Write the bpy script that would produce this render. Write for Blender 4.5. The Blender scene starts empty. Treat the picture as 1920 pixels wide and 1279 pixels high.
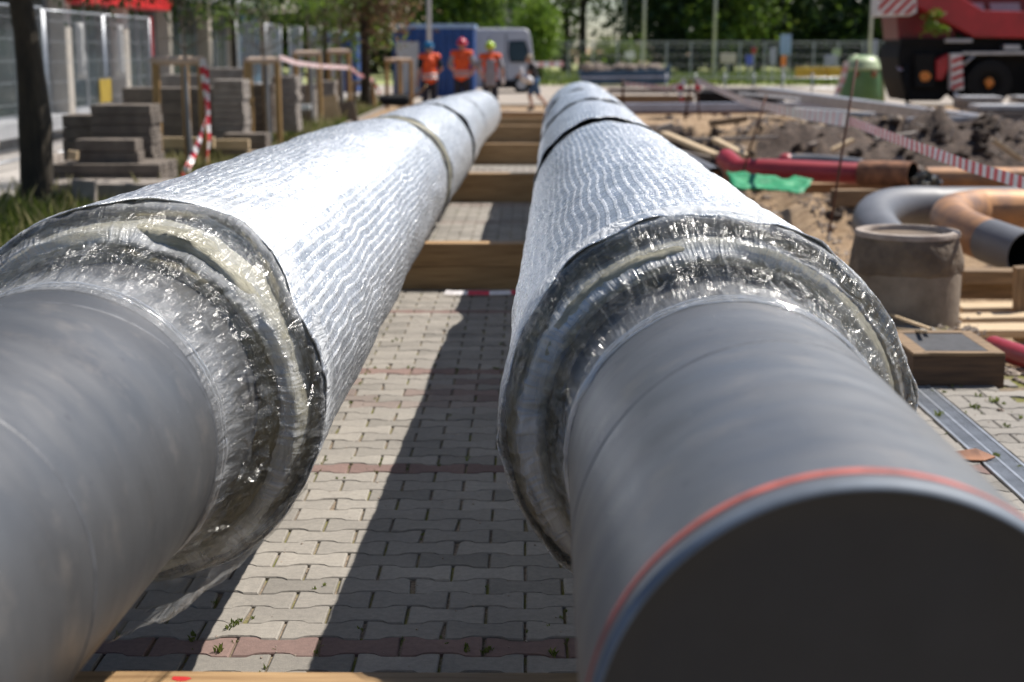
import bpy, math, random
from math import sin, cos, pi, sqrt, exp, floor, atan2
from mathutils import Vector, Matrix, noise as mn
random.seed(7)
scene = bpy.context.scene
C = scene.collection
# ------------------------------------------------------------------ camera model
F = 2800.0; PITCH = math.atan(555.0/F); YAW = math.atan(20.0/F*cos(PITCH)); H = 1.7
CAM = Vector((0, 0, H))
FWD = Vector((-sin(YAW)*cos(PITCH), cos(YAW)*cos(PITCH), -sin(PITCH)))
RGT = Vector((cos(YAW), sin(YAW), 0)); UPV = RGT.cross(FWD)
def ray(px, py): return FWD + RGT*((px-960)/F) - UPV*((py-639.5)/F)
def atY(px, py, Y):            # point of the vertical plane y = Y seen at a pixel
    d = ray(px, py); t = Y/d.y; return CAM + d*t
def atZ(px, py, Z=0.0):        # point of the level z = Z seen at a pixel
    d = ray(px, py); t = (Z-H)/d.z; return CAM + d*t
def sm(a, b, x):
    t = max(0.0, min(1.0, (x-a)/(b-a))); return t*t*(3-2*t)
def zg(y):
    if y < 9: return 0.0
    if y < 27: return -0.2*(y-9)/18
    if y < 34: return -0.2+0.12*(y-27)/7
    return -0.08
def onG(px, py):               # ground point seen at a pixel (paved level)
    p = atZ(px, py, 0)
    for _ in range(6): p = atZ(px, py, zg(p.y))
    return p
def N(x, y=0, z=0): return mn.noise(Vector((x, y, z)))
def FB(x, y=0, z=0, o=4): return mn.fractal(Vector((x, y, z)), 1.0, 2.0, o)

# ------------------------------------------------------------------ mesh builder
class MB:
    def __init__(s): s.v = []; s.f = []; s.m = []; s.uv = []
    def add(s, vs, fs, mi=0, uvs=None):
        b = len(s.v); s.v += [tuple(v) for v in vs]
        for i, f in enumerate(fs):
            s.f.append(tuple(b+k for k in f)); s.m.append(mi)
            s.uv.append(uvs[i] if uvs else None)
    def box(s, c, d, rot=None, mi=0):
        c = Vector(c); vs = []
        for z in (-.5, .5):
            for y in (-.5, .5):
                for x in (-.5, .5):
                    p = Vector((x*d[0], y*d[1], z*d[2]))
                    if rot is not None: p = rot @ p
                    vs.append(c+p)
        s.add(vs, [(0,2,3,1),(4,5,7,6),(0,1,5,4),(2,6,7,3),(0,4,6,2),(1,3,7,5)], mi)
    def tube(s, pts, rad, n=10, cap=True, mi=0):
        pts = [Vector(p) for p in pts]
        if not hasattr(rad, '__len__'): rad = [rad]*len(pts)
        vs = []; up = None
        for i, p in enumerate(pts):
            a = pts[max(0, i-1)]; b = pts[min(len(pts)-1, i+1)]
            t = (b-a).normalized()
            if up is None:
                up = Vector((0,0,1)) if abs(t.z) < .9 else Vector((1,0,0))
            x = t.cross(up).normalized(); up = x.cross(t).normalized()
            for k in range(n):
                an = 2*pi*k/n
                vs.append(p+(x*cos(an)+up*sin(an))*rad[i])
        fs = []
        for i in range(len(pts)-1):
            for k in range(n):
                k2 = (k+1) % n
                fs.append((i*n+k, i*n+k2, (i+1)*n+k2, (i+1)*n+k))
        if cap:
            fs.append(tuple(range(n-1, -1, -1))); fs.append(tuple((len(pts)-1)*n+k for k in range(n)))
        s.add(vs, fs, mi)
    def lathe(s, prof, c, n=24, mi=0, jit=0, close=False):    # prof [(r,z)], around z
        vs = []
        for (r, z) in prof:
            for k in range(n):
                a = 2*pi*k/n; rr = r
                if jit: rr += jit*N(cos(a)*3+z*5, sin(a)*3, z*7)
                vs.append((c[0]+rr*cos(a), c[1]+rr*sin(a), c[2]+z))
        fs = []; m = len(prof)
        for i in range(m-1 if not close else m):
            j = (i+1) % m
            for k in range(n):
                k2 = (k+1) % n
                fs.append((i*n+k, i*n+k2, j*n+k2, j*n+k))
        if not close:
            fs.append(tuple(range(n-1, -1, -1))); fs.append(tuple((m-1)*n+k for k in range(n)))
        s.add(vs, fs, mi)
    def ell(s, c, r, n=12, m=8, mi=0, jit=0, rot=None):
        vs = []; fs = []
        for i in range(m+1):
            ph = -pi/2+pi*i/m
            for k in range(n):
                a = 2*pi*k/n; q = 1+(jit*N(cos(a)*2+c[0], sin(a)*2+c[1], ph*1.5+c[2]) if jit else 0)
                p = Vector((r[0]*cos(ph)*cos(a)*q, r[1]*cos(ph)*sin(a)*q, r[2]*sin(ph)*q))
                if rot is not None: p = rot @ p
                vs.append(Vector(c)+p)
        for i in range(m):
            for k in range(n):
                k2 = (k+1) % n; fs.append((i*n+k, i*n+k2, (i+1)*n+k2, (i+1)*n+k))
        s.add(vs, fs, mi)
    def prism(s, poly, y0, y1, mi=0):       # poly in xz, extruded along y
        n = len(poly)
        vs = [(x, y0, z) for x, z in poly]+[(x, y1, z) for x, z in poly]
        fs = [tuple(range(n)), tuple(range(2*n-1, n-1, -1))]
        for k in range(n):
            k2 = (k+1) % n; fs.append((k2, k, n+k, n+k2))
        s.add(vs, fs, mi)
    def build(s, name, mats, parent=None, smooth=False, bevel=0, label=None, auto=None):
        me = bpy.data.meshes.new(name); me.from_pydata(s.v, [], s.f)
        if not isinstance(mats, (list, tuple)): mats = [mats]
        for m in mats: me.materials.append(m)
        if len(mats) > 1: me.polygons.foreach_set('material_index', s.m)
        if any(u is not None for u in s.uv):
            ul = me.uv_layers.new(name='UVMap'); k = 0
            for f, u in zip(s.f, s.uv):
                for q in range(len(f)):
                    ul.data[k].uv = u[q] if u else (0, 0); k += 1
        if smooth: me.polygons.foreach_set('use_smooth', [True]*len(me.polygons))
        me.update()
        o = bpy.data.objects.new(name, me); C.objects.link(o)
        if parent is not None:
            o.parent = parent; o.location = -parent.location if parent.get('_w', 1) else (0,0,0)
            if parent.type == 'MESH': o.location = (0,0,0)
        if bevel:
            b = o.modifiers.new('bevel', 'BEVEL'); b.width = bevel; b.segments = 2; b.limit_method = 'ANGLE'
        if auto:
            try: me.set_sharp_from_angle(angle=math.radians(auto))
            except Exception: pass
        if label: o['label'] = label
        return o
def tag(o, label, cat, group=None, kind=None):
    o['label'] = label; o['category'] = cat
    if group: o['group'] = group
    if kind: o['kind'] = kind
    return o
def struct(o, kind='structure'):
    o['kind'] = kind; return o
def thing(name, loc, label, cat, group=None):
    o = bpy.data.objects.new(name, None); C.objects.link(o); o.location = loc
    o.empty_display_size = .2
    return tag(o, label, cat, group)
def dup(root, loc, rotz=0, label=None, group=None, scale=None):
    r = root.copy(); C.objects.link(r); r.location = loc; r.rotation_euler = (0, 0, rotz)
    if scale: r.scale = (scale,)*3 if not hasattr(scale, '__len__') else scale
    if label: r['label'] = label
    if group: r['group'] = group
    for ch in list(root.children):
        c = ch.copy(); C.objects.link(c); c.parent = r
        for g in list(ch.children):
            d = g.copy(); C.objects.link(d); d.parent = c
    return r
def RZ(a): return Matrix.Rotation(a, 3, 'Z')
def RX(a): return Matrix.Rotation(a, 3, 'X')
def RY(a): return Matrix.Rotation(a, 3, 'Y')

# ------------------------------------------------------------------ materials
class NT:
    def __init__(s, name):
        s.m = bpy.data.materials.new(name); s.m.use_nodes = True
        s.t = s.m.node_tree; s.n = s.t.nodes; s.l = s.t.links
        s.b = s.n['Principled BSDF']; s.out = s.n['Material Output']
    def new(s, ty, **kw):
        x = s.n.new(ty)
        for k, v in kw.items():
            if k.startswith('_'): setattr(x, k[1:], v)
        return x
    def link(s, a, b): s.l.new(a, b)
    def coord(s, kind='Object', scale=(1,1,1)):
        tc = s.new('ShaderNodeTexCoord'); mp = s.new('ShaderNodeMapping'); mp.inputs['Scale'].default_value = scale
        s.link(tc.outputs[kind], mp.inputs['Vector']); return mp.outputs['Vector']
    def noise(s, vec, scale, detail=4, rough=.55, dist=0):
        x = s.new('ShaderNodeTexNoise'); x.inputs['Scale'].default_value = scale; x.inputs['Detail'].default_value = detail
        x.inputs['Roughness'].default_value = rough; x.inputs['Distortion'].default_value = dist
        s.link(vec, x.inputs['Vector']); return x.outputs['Fac']
    def ramp(s, fac, stops):
        r = s.new('ShaderNodeValToRGB'); e = r.color_ramp.elements
        while len(e) < len(stops): e.new(.5)
        for i, (p, c) in enumerate(stops):
            e[i].position = p; e[i].color = (*c, 1) if len(c) == 3 else c
        s.link(fac, r.inputs['Fac']); return r.outputs['Color']
    def math(s, op, a, b=None, c=None):
        x = s.new('ShaderNodeMath'); x.operation = op
        for i, q in enumerate((a, b, c)):
            if q is None: continue
            if isinstance(q, (int, float)): x.inputs[i].default_value = q
            else: s.link(q, x.inputs[i])
        return x.outputs[0]
    def mix(s, fac, a, b, mode='MIX'):
        x = s.new('ShaderNodeMix'); x.data_type = 'RGBA'; x.blend_type = mode
        if isinstance(fac, (int, float)): x.inputs[0].default_value = fac
        else: s.link(fac, x.inputs[0])
        for i, q in ((6, a), (7, b)):
            if isinstance(q, (tuple, list)): x.inputs[i].default_value = (*q, 1)
            else: s.link(q, x.inputs[i])
        return x.outputs[2]
    def bump(s, h, strength=.5, dist=.01, prev=None):
        x = s.new('ShaderNodeBump'); x.inputs['Strength'].default_value = strength; x.inputs['Distance'].default_value = dist
        s.link(h, x.inputs['Height'])
        if prev is not None: s.link(prev, x.inputs['Normal'])
        return x.outputs['Normal']
    def attr(s, name):
        x = s.new('ShaderNodeAttribute'); x.attribute_name = name; return x
def mat(name, col, rough=.6, metal=0, var=.25, vs=4, bs=None, bstr=.3, bdist=.01, spec=.5, stretch=(1,1,1), col2=None, coat=0):
    t = NT(name); v = t.coord('Object', stretch)
    n = t.noise(v, vs, 5, .6)
    c2 = col2 or tuple(max(0, c*(1-var)) for c in col); c1 = col if col2 else tuple(min(1, c*(1+var*.6)) for c in col)
    t.link(t.ramp(n, [(.32, c2), (.68, c1)]), t.b.inputs['Base Color'])
    t.b.inputs['Roughness'].default_value = rough; t.b.inputs['Metallic'].default_value = metal
    t.b.inputs['Specular IOR Level'].default_value = spec
    if coat: t.b.inputs['Coat Weight'].default_value = coat
    if bs:
        t.link(t.bump(t.noise(v, bs, 4), bstr, bdist), t.b.inputs['Normal'])
    return t.m
def leafmat(name, c1, c2, sc=1.2, trans=.35):
    t = NT(name); v = t.coord('Object')
    n = t.noise(v, sc, 3); n2 = t.new('ShaderNodeTexWhiteNoise'); t.link(t.new('ShaderNodeNewGeometry').outputs['Random Per Island'], n2.inputs['Vector'])
    col = t.ramp(t.math('ADD', t.math('MULTIPLY', n, .6), t.math('MULTIPLY', n2.outputs['Value'], .4)), [(.3, c1), (.7, c2)])
    t.link(col, t.b.inputs['Base Color']); t.b.inputs['Roughness'].default_value = .5
    tr = t.new('ShaderNodeBsdfTranslucent'); ms = t.new('ShaderNodeMixShader'); ms.inputs[0].default_value = trans
    t.link(col, tr.inputs['Color']); t.link(t.b.outputs[0], ms.inputs[1]); t.link(tr.outputs[0], ms.inputs[2]); t.link(ms.outputs[0], t.out.inputs['Surface'])
    return t.m
M = {}
M['timber'] = mat('timber', (.42,.27,.13), .7, 0, vs=3, stretch=(1,14,14), col2=(.24,.14,.06), bs=8, bstr=.35, bdist=.004)
M['timber_dirty'] = mat('timber_dirty', (.30,.20,.11), .8, 0, vs=3, stretch=(1,12,12), col2=(.14,.09,.05), bs=8, bstr=.4, bdist=.005)
M['wood_pale'] = mat('wood_pale', (.62,.48,.31), .65, 0, vs=4, stretch=(1,8,8), col2=(.45,.32,.18))
M['stake'] = mat('stake', (.42,.26,.10), .6, 0, vs=5, stretch=(6,6,1), col2=(.30,.17,.06))
M['stake_light'] = mat('stake_light', (.70,.54,.42), .6, 0, vs=5, stretch=(1,6,6), col2=(.5,.35,.25))
M['plastic_grey'] = mat('plastic_grey', (.30,.31,.33), .4, 0, var=.1)
M['concrete_wet'] = mat('concrete_wet', (.22,.165,.115), .85, 0, vs=4, col2=(.085,.062,.045), bs=20, bstr=.9, bdist=.02)
M['concrete'] = mat('concrete', (.28,.225,.17), .9, 0, vs=5, col2=(.15,.115,.085), bs=30, bstr=.5, bdist=.01)
M['concrete_lip'] = mat('concrete_lip', (.42,.36,.31), .9, 0, vs=9, col2=(.24,.19,.16), bs=30, bstr=.5, bdist=.01)
M['block'] = mat('block', (.34,.30,.26), .92, 0, vs=6, col2=(.20,.17,.15), bs=40, bstr=.5, bdist=.006)
M['block_dark'] = mat('block_dark', (.20,.165,.135), .92, 0, vs=5, col2=(.115,.095,.078), bs=40, bstr=.5, bdist=.006)
M['rust'] = mat('rust', (.36,.17,.09), .75, .2, vs=7, col2=(.12,.055,.035), bs=40, bstr=.3, bdist=.004)
M['rust_light'] = mat('rust_light', (.46,.24,.11), .55, .3, vs=5, col2=(.22,.13,.09), bs=40, bstr=.2, bdist=.003)
M['rust_rod'] = mat('rust_rod', (.10,.045,.03), .8, .2, vs=20)
M['pipe_far'] = mat('pipe_far', (.13,.135,.15), .5, .0, vs=3, var=.15, stretch=(1,1,1))
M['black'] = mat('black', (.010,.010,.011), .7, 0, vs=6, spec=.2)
M['form_dark'] = mat('form_dark', (.13,.075,.04), .8, 0, vs=3, stretch=(1,12,12), col2=(.05,.03,.02), bs=8, bstr=.4, bdist=.005)
M['clod'] = mat('clod', (.07,.045,.03), .95, 0, vs=6, col2=(.02,.015,.012), bs=20)
M['tape_pink'] = mat('tape_pink', (.70,.38,.38), .5, 0, vs=20, var=.15)
M['rubber'] = mat('rubber', (.018,.018,.018), .85, 0, vs=6, bs=30, spec=.2)
M['pink_pipe'] = mat('pink_pipe', (.36,.035,.045), .4, 0, vs=4, var=.2)
M['green_tarp'] = mat('green_tarp', (.02,.28,.11), .5, 0, vs=5, var=.3, bs=6, bstr=.6, bdist=.04)
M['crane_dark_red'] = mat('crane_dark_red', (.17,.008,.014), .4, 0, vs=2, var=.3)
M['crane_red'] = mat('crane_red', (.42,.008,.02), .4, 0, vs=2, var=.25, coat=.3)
M['white_paint'] = mat('white_paint', (.75,.74,.72), .45, 0, vs=5, var=.15)
M['red_paint'] = mat('red_paint', (.5,.03,.03), .45, 0, vs=5, var=.2)
M['steel_light'] = mat('steel_light', (.5,.5,.52), .35, .6, vs=5, var=.2)
M['beam_blue'] = mat('beam_blue', (.36,.38,.46), .45, .3, vs=3, var=.2)
M['bell_green'] = mat('bell_green', (.12,.26,.10), .45, 0, vs=3, var=.2)
M['bell_edge'] = mat('bell_edge', (.42,.52,.30), .5, 0, vs=3, var=.15)
M['blue_box'] = mat('blue_box', (.012,.06,.23), .45, 0, vs=3, var=.2)
M['blue_light'] = mat('blue_light', (.30,.42,.62), .5, 0, vs=3, var=.1)
M['van_white'] = mat('van_white', (.50,.50,.52), .35, 0, vs=1.2, var=.12, coat=.4)
M['glass_dark'] = mat('glass_dark', (.03,.045,.045), .08, 0, vs=1)
M['yellow'] = mat('yellow', (.52,.35,.03), .6, 0, vs=4, var=.25)
M['tape_white'] = mat('tape_white', (.78,.74,.74), .35, 0, vs=20, var=.1)
M['tape_red'] = mat('tape_red', (.62,.02,.04), .35, 0, vs=20, var=.15)
M['bark'] = mat('bark', (.060,.045,.028), .95, 0, vs=9, stretch=(1,1,.25), col2=(.022,.018,.012), bs=14, bstr=1.0, bdist=.04)
M['bark_pale'] = mat('bark_pale', (.16,.13,.10), .95, 0, vs=9, stretch=(1,1,.25), bs=14, bstr=.8, bdist=.03)
M['leaf_dark'] = leafmat('leaf_dark', (.010,.028,.010), (.05,.095,.020), trans=.2)
M['leaf_mid'] = leafmat('leaf_mid', (.025,.06,.012), (.12,.19,.03))
M['leaf_bright'] = leafmat('leaf_bright', (.09,.17,.02), (.26,.38,.05), trans=.45)
M['leaf_brown'] = leafmat('leaf_brown', (.10,.06,.035), (.24,.15,.09))
M['leaf_olive'] = leafmat('leaf_olive', (.05,.08,.02), (.18,.22,.05))
M['grass'] = leafmat('grass', (.06,.11,.015), (.26,.32,.07), sc=.8)
M['grass_dry'] = leafmat('grass_dry', (.30,.28,.12), (.5,.45,.25), sc=.8)
M['weed'] = leafmat('weed', (.08,.12,.02), (.26,.30,.06), sc=3)
M['skin'] = mat('skin', (.48,.27,.19), .55, 0, vs=8, var=.12)
M['vest'] = mat('vest', (.90,.10,.012), .6, 0, vs=6, var=.25, bs=9, bstr=.5, bdist=.02)
M['reflect'] = mat('reflect', (.55,.52,.52), .4, .2, vs=8, var=.1)
M['trousers'] = mat('trousers', (.03,.03,.045), .85, 0, vs=6)
M['denim'] = mat('denim', (.05,.11,.22), .85, 0, vs=6)
M['shirt_grey'] = mat('shirt_grey', (.33,.31,.33), .8, 0, vs=6, var=.15, bs=9, bstr=.5, bdist=.02)
M['shirt_black'] = mat('shirt_black', (.02,.02,.025), .8, 0, vs=6)
M['hair'] = mat('hair', (.38,.30,.2), .7, 0, vs=20)
M['white_bag'] = mat('white_bag', (.8,.8,.82), .4, 0, vs=6, var=.08, bs=9, bstr=.8, bdist=.03)
M['helmet_blue'] = mat('helmet_blue', (.02,.16,.33), .25, 0, vs=3, var=.1)
M['helmet_red'] = mat('helmet_red', (.5,.03,.06), .3, 0, vs=3, var=.1)
M['helmet_green'] = mat('helmet_green', (.45,.62,.03), .25, 0, vs=3, var=.1)
M['cream'] = mat('cream', (.55,.50,.43), .8, 0, vs=2, var=.1)
M['facade_dark'] = mat('facade_dark', (.09,.085,.085), .8, 0, vs=2, var=.2)
M['sill'] = mat('sill', (.45,.46,.48), .6, 0, vs=2, var=.1)
M['glass_green'] = mat('glass_green', (.15,.25,.21), .12, 0, vs=1.0, var=.4)
M['glass_blue'] = mat('glass_blue', (.12,.25,.36), .08, 0, vs=1.5, var=.5)
M['galv'] = mat('galv', (.42,.44,.47), .4, .6, vs=9, var=.2)
M['curtain'] = mat('curtain', (.7,.69,.66), .8, 0, vs=3, var=.1)
M['red_sign'] = mat('red_sign', (.62,.02,.03), .4, 0, vs=3, var=.1)
M['skip_blue'] = mat('skip_blue', (.03,.07,.12), .5, .1, vs=3, var=.3)
M['rubble'] = mat('rubble', (.40,.33,.27), .95, 0, vs=6, col2=(.2,.16,.13), bs=20)
M['bitumen'] = mat('bitumen', (.06,.06,.065), .8, 0, vs=20, var=.3)
M['far_wall'] = mat('far_wall', (.30,.33,.38), .7, 0, vs=1, var=.1)
M['sign_blue'] = mat('sign_blue', (.10,.14,.55), .5, 0, var=.1)
M['orange'] = mat('orange', (.75,.25,.04), .5, 0, var=.1)
# ================================================================== the two insulated pipes
def lerp_tab(tab):
    def f(y):
        if y <= tab[0][0]: a, b = tab[0], tab[1]
        elif y >= tab[-1][0]: a, b = tab[-2], tab[-1]
        else:
            for a, b in zip(tab, tab[1:]):
                if a[0] <= y <= b[0]: break
        t = (y-a[0])/(b[0]-a[0])
        if y > tab[-1][0] or y < tab[0][0]: pass
        return [a[i]+(b[i]-a[i])*t for i in (1, 2, 3)]
    return f
# y : axis x, axis z, outer radius of the insulation
LP = lerp_tab([(3.55,-1.005,.815,.49),(9,-1.015,.76,.475),(11.3,-1.02,.70,.47),(15.3,-.95,.665,.46),(20.8,-.94,.575,.435),(27.6,-.80,.48,.405)])
RP = lerp_tab([(1.6,.424,.835,.49),(3.5,.44,.815,.49),(9.7,.565,.745,.485),(15,.665,.775,.475),(19.4,.745,.78,.458)])
def steel_axis_L(y): return (-1.0+0.0*(y-3.8), .835)
def steel_axis_R(y):
    x, z, r = RP(y); return (x+.012*sm(1.7, 3.5, y)-.004, z+.012)

def sweep(axis, ys, n, rf, inner=False, uvR=.49, dyf=None):
    mb = MB(); vs = []; uv = []
    for i, y in enumerate(ys):
        ax, az = axis(y)[:2]
        for k in range(n+1):
            th = 2*pi*k/n - pi/2; r = rf(y, th, i)
            yy = y+(dyf(y, th, i) if dyf else 0)
            vs.append((ax+r*cos(th), yy, az+r*sin(th))); uv.append((th*uvR, yy))
    fs = []; us = []
    for i in range(len(ys)-1):
        for k in range(n):
            q = (i*(n+1)+k, i*(n+1)+k+1, (i+1)*(n+1)+k+1, (i+1)*(n+1)+k)
            if inner: q = q[::-1]
            fs.append(q); us.append([uv[j] for j in q])
    mb.add(vs, fs, 0, us); return mb
def frange(a, b, n): return [a+(b-a)*i/n for i in range(n+1)]

# --- steel: satin grey primer with soft coil bands, scuffs and dust
def steel_mat(name, k):
  global col, t, uvc, sep, stre, hel, nb, nf, ns, scr, bn
  t = NT(name); uvc = t.coord('UV', (1,1,1))
  sep = t.new('ShaderNodeSeparateXYZ'); t.link(uvc, sep.inputs[0])
  stre = t.new('ShaderNodeCombineXYZ')
  hel = t.math('ADD', t.math('MULTIPLY', sep.outputs[1], 1.0), t.math('MULTIPLY', sep.outputs[0], .16))
  t.link(t.math('MULTIPLY', sep.outputs[0], .8), stre.inputs[0]); t.link(t.math('MULTIPLY', hel, 6.5), stre.inputs[1])
  nb = t.math('ADD', t.math('MULTIPLY', t.noise(stre.outputs[0], .8, 2, .5, .5), .5), t.math('MULTIPLY', t.noise(uvc, 2.4, 4, .6, .6), .5))
  nf = t.noise(uvc, 7, 6, .65); ns = t.noise(t.coord('UV', (2, 4, 1)), 2.2, 4)
  col = t.ramp(nb, [(.28, (.165*k,.165*k,.168*k)), (.46, (.215*k,.218*k,.224*k)), (.60, (.235*k,.24*k,.248*k)), (.78, (.265*k,.268*k,.275*k))])
  col = t.mix(t.math('MULTIPLY', t.ramp(nf, [(.55, (0,0,0)), (.72, (1,1,1))]), .35), col, (.36,.32,.28))
  col = t.mix(t.math('MULTIPLY', t.ramp(t.noise(uvc, 26, 3), [(.66, (0,0,0)), (.72, (1,1,1))]), .5), col, (.10,.10,.11))
  scr = t.ramp(t.noise(t.coord('UV', (34, 1.6, 1)), 3.0, 5, .7, .5), [(.66, (0,0,0)), (.70, (1,1,1))])
  col = t.mix(t.math('MULTIPLY', scr, .12), col, (.50,.50,.50))
  t.link(col, t.b.inputs['Base Color'])
  t.link(t.ramp(ns, [(.3, (.38,.38,.38)), (.7, (.52,.52,.52))]), t.b.inputs['Roughness'])
  t.b.inputs['Metallic'].default_value = .6; t.b.inputs['Specular IOR Level'].default_value = .5
  bn = t.bump(t.noise(stre.outputs[0], 1.3, 2), .10, .02); t.link(t.bump(t.noise(uvc, 160, 3), .12, .002, bn), t.b.inputs['Normal'])
  return t.m
M['steel'] = steel_mat('primed_steel', .92); M['steel_dull'] = steel_mat('primed_steel_dull', .66)
t = NT('steel_inside'); t.link(t.ramp(t.noise(t.coord('Object'), 3, 4), [(.3, (.24,.24,.24)), (.7, (.30,.30,.30))]), t.b.inputs['Base Color']); t.b.inputs['Roughness'].default_value = .7
M['steel_in'] = t.m
M['dark_disc'] = mat('dark_disc', (.026,.026,.028), .55, 0, vs=4, var=.25)
M['bevel_steel'] = mat('bevel_steel', (.15,.18,.22), .6, .1, vs=9, var=.25)
M['band_paint'] = mat('band_paint', (.46,.115,.09), .7, 0, vs=14, var=.5)
M['weld'] = mat('weld', (.12,.125,.135), .5, .3, vs=30, var=.3, bs=120, bstr=.4, bdist=.002)

# --- aluminium foil jacket under a thread net: silver cells with white raised bars along the pipe
def foil_mat(name):
    t = NT(name); uvc = t.coord('UV', (1,1,1))
    def dist(src, scale, amp, det=2):
        nz = t.new('ShaderNodeTexNoise'); nz.inputs['Scale'].default_value = scale; nz.inputs['Detail'].default_value = det; t.link(uvc, nz.inputs['Vector'])
        sb = t.new('ShaderNodeVectorMath'); sb.operation = 'SUBTRACT'; sb.inputs[1].default_value = (.5,.5,.5); t.link(nz.outputs['Color'], sb.inputs[0])
        sc = t.new('ShaderNodeVectorMath'); sc.operation = 'SCALE'; sc.inputs['Scale'].default_value = amp; t.link(sb.outputs[0], sc.inputs[0])
        ad = t.new('ShaderNodeVectorMath'); ad.operation = 'ADD'; t.link(src, ad.inputs[0]); t.link(sc.outputs[0], ad.inputs[1]); return ad.outputs[0]
    d = dist(dist(uvc, 1.6, .055), 8, .007)
    sp = t.new('ShaderNodeSeparateXYZ'); t.link(d, sp.inputs[0])
    U = t.math('DIVIDE', sp.outputs[0], .031); V = t.math('DIVIDE', sp.outputs[1], .088)
    fu = t.math('ABSOLUTE', t.math('SUBTRACT', t.math('FRACT', U), .5)); fv = t.math('ABSOLUTE', t.math('SUBTRACT', t.math('FRACT', V), .5))
    cid = t.new('ShaderNodeCombineXYZ'); t.link(t.math('FLOOR', U), cid.inputs[0]); t.link(t.math('FLOOR', V), cid.inputs[1])
    wn = t.new('ShaderNodeTexWhiteNoise'); t.link(cid.outputs[0], wn.inputs['Vector'])
    cell = wn.outputs['Value']
    bar = t.ramp(fu, [(.26, (0,0,0)), (.38, (1,1,1))])
    bar = t.math('MULTIPLY', bar, t.math('ADD', .35, t.math('MULTIPLY', cell, .65)))
    cross = t.ramp(fv, [(.462, (0,0,0)), (.488, (1,1,1))])
    comb = t.noise(t.coord('UV', (1.2, 60, 1)), 6, 4, .7, .4)          # film wound round and round
    wr = t.noise(t.coord('UV', (2.0, 1.2, 1)), 26, 5, .65, .8)
    h = t.math('ADD', t.math('ADD', t.math('MULTIPLY', bar, .55), t.math('MULTIPLY', comb, .55)), t.math('ADD', t.math('MULTIPLY', wr, .9), t.math('MULTIPLY', cross, -.5)))
    t.link(t.bump(h, .8, .0055), t.b.inputs['Normal'])
    patch = t.noise(uvc, 3.0, 3)
    cellc = t.mix(cell, (.60,.63,.67), (.84,.86,.88))
    base = t.mix(bar, cellc, (.93,.94,.95))
    base = t.mix(t.math('MULTIPLY', cross, .45), base, (.33,.36,.41))
    base = t.mix(t.math('MULTIPLY', t.ramp(comb, [(.36, (1,1,1)), (.48, (0,0,0))]), .30), base, (.42,.46,.52))
    base = t.mix(t.math('MULTIPLY', t.ramp(patch, [(.4, (0,0,0)), (.7, (1,1,1))]), .35), base, (.92,.94,.96))
    t.link(base, t.b.inputs['Base Color'])
    t.link(t.math('SUBTRACT', .74, t.math('MULTIPLY', bar, .38)), t.b.inputs['Metallic'])
    t.link(t.ramp(wr, [(.3, (.22,.22,.22)), (.7, (.36,.36,.36))]), t.b.inputs['Roughness'])
    return t.m
M['foil'] = foil_mat('foil')
# --- mineral wool
def wool_mat(name, c1, c2):
    t = NT(name); n = t.noise(t.coord('UV', (3, 30, 1)), 3, 6, .7, .5); n2 = t.noise(t.coord('Object'), 14, 5, .7)
    t.link(t.ramp(t.math('ADD', t.math('MULTIPLY', n, .5), t.math('MULTIPLY', n2, .5)), [(.36, c1), (.62, c2)]), t.b.inputs['Base Color'])
    t.b.inputs['Roughness'].default_value = .95
    t.link(t.bump(t.noise(t.coord('UV', (8, 60, 1)), 4, 6, .75, 1.0), 1.0, .02), t.b.inputs['Normal']); return t.m
M['wool'] = wool_mat('wool', (.17,.135,.06), (.60,.52,.30))
M['wool_pale'] = wool_mat('wool_pale', (.60,.56,.40), (.90,.86,.70))
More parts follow.
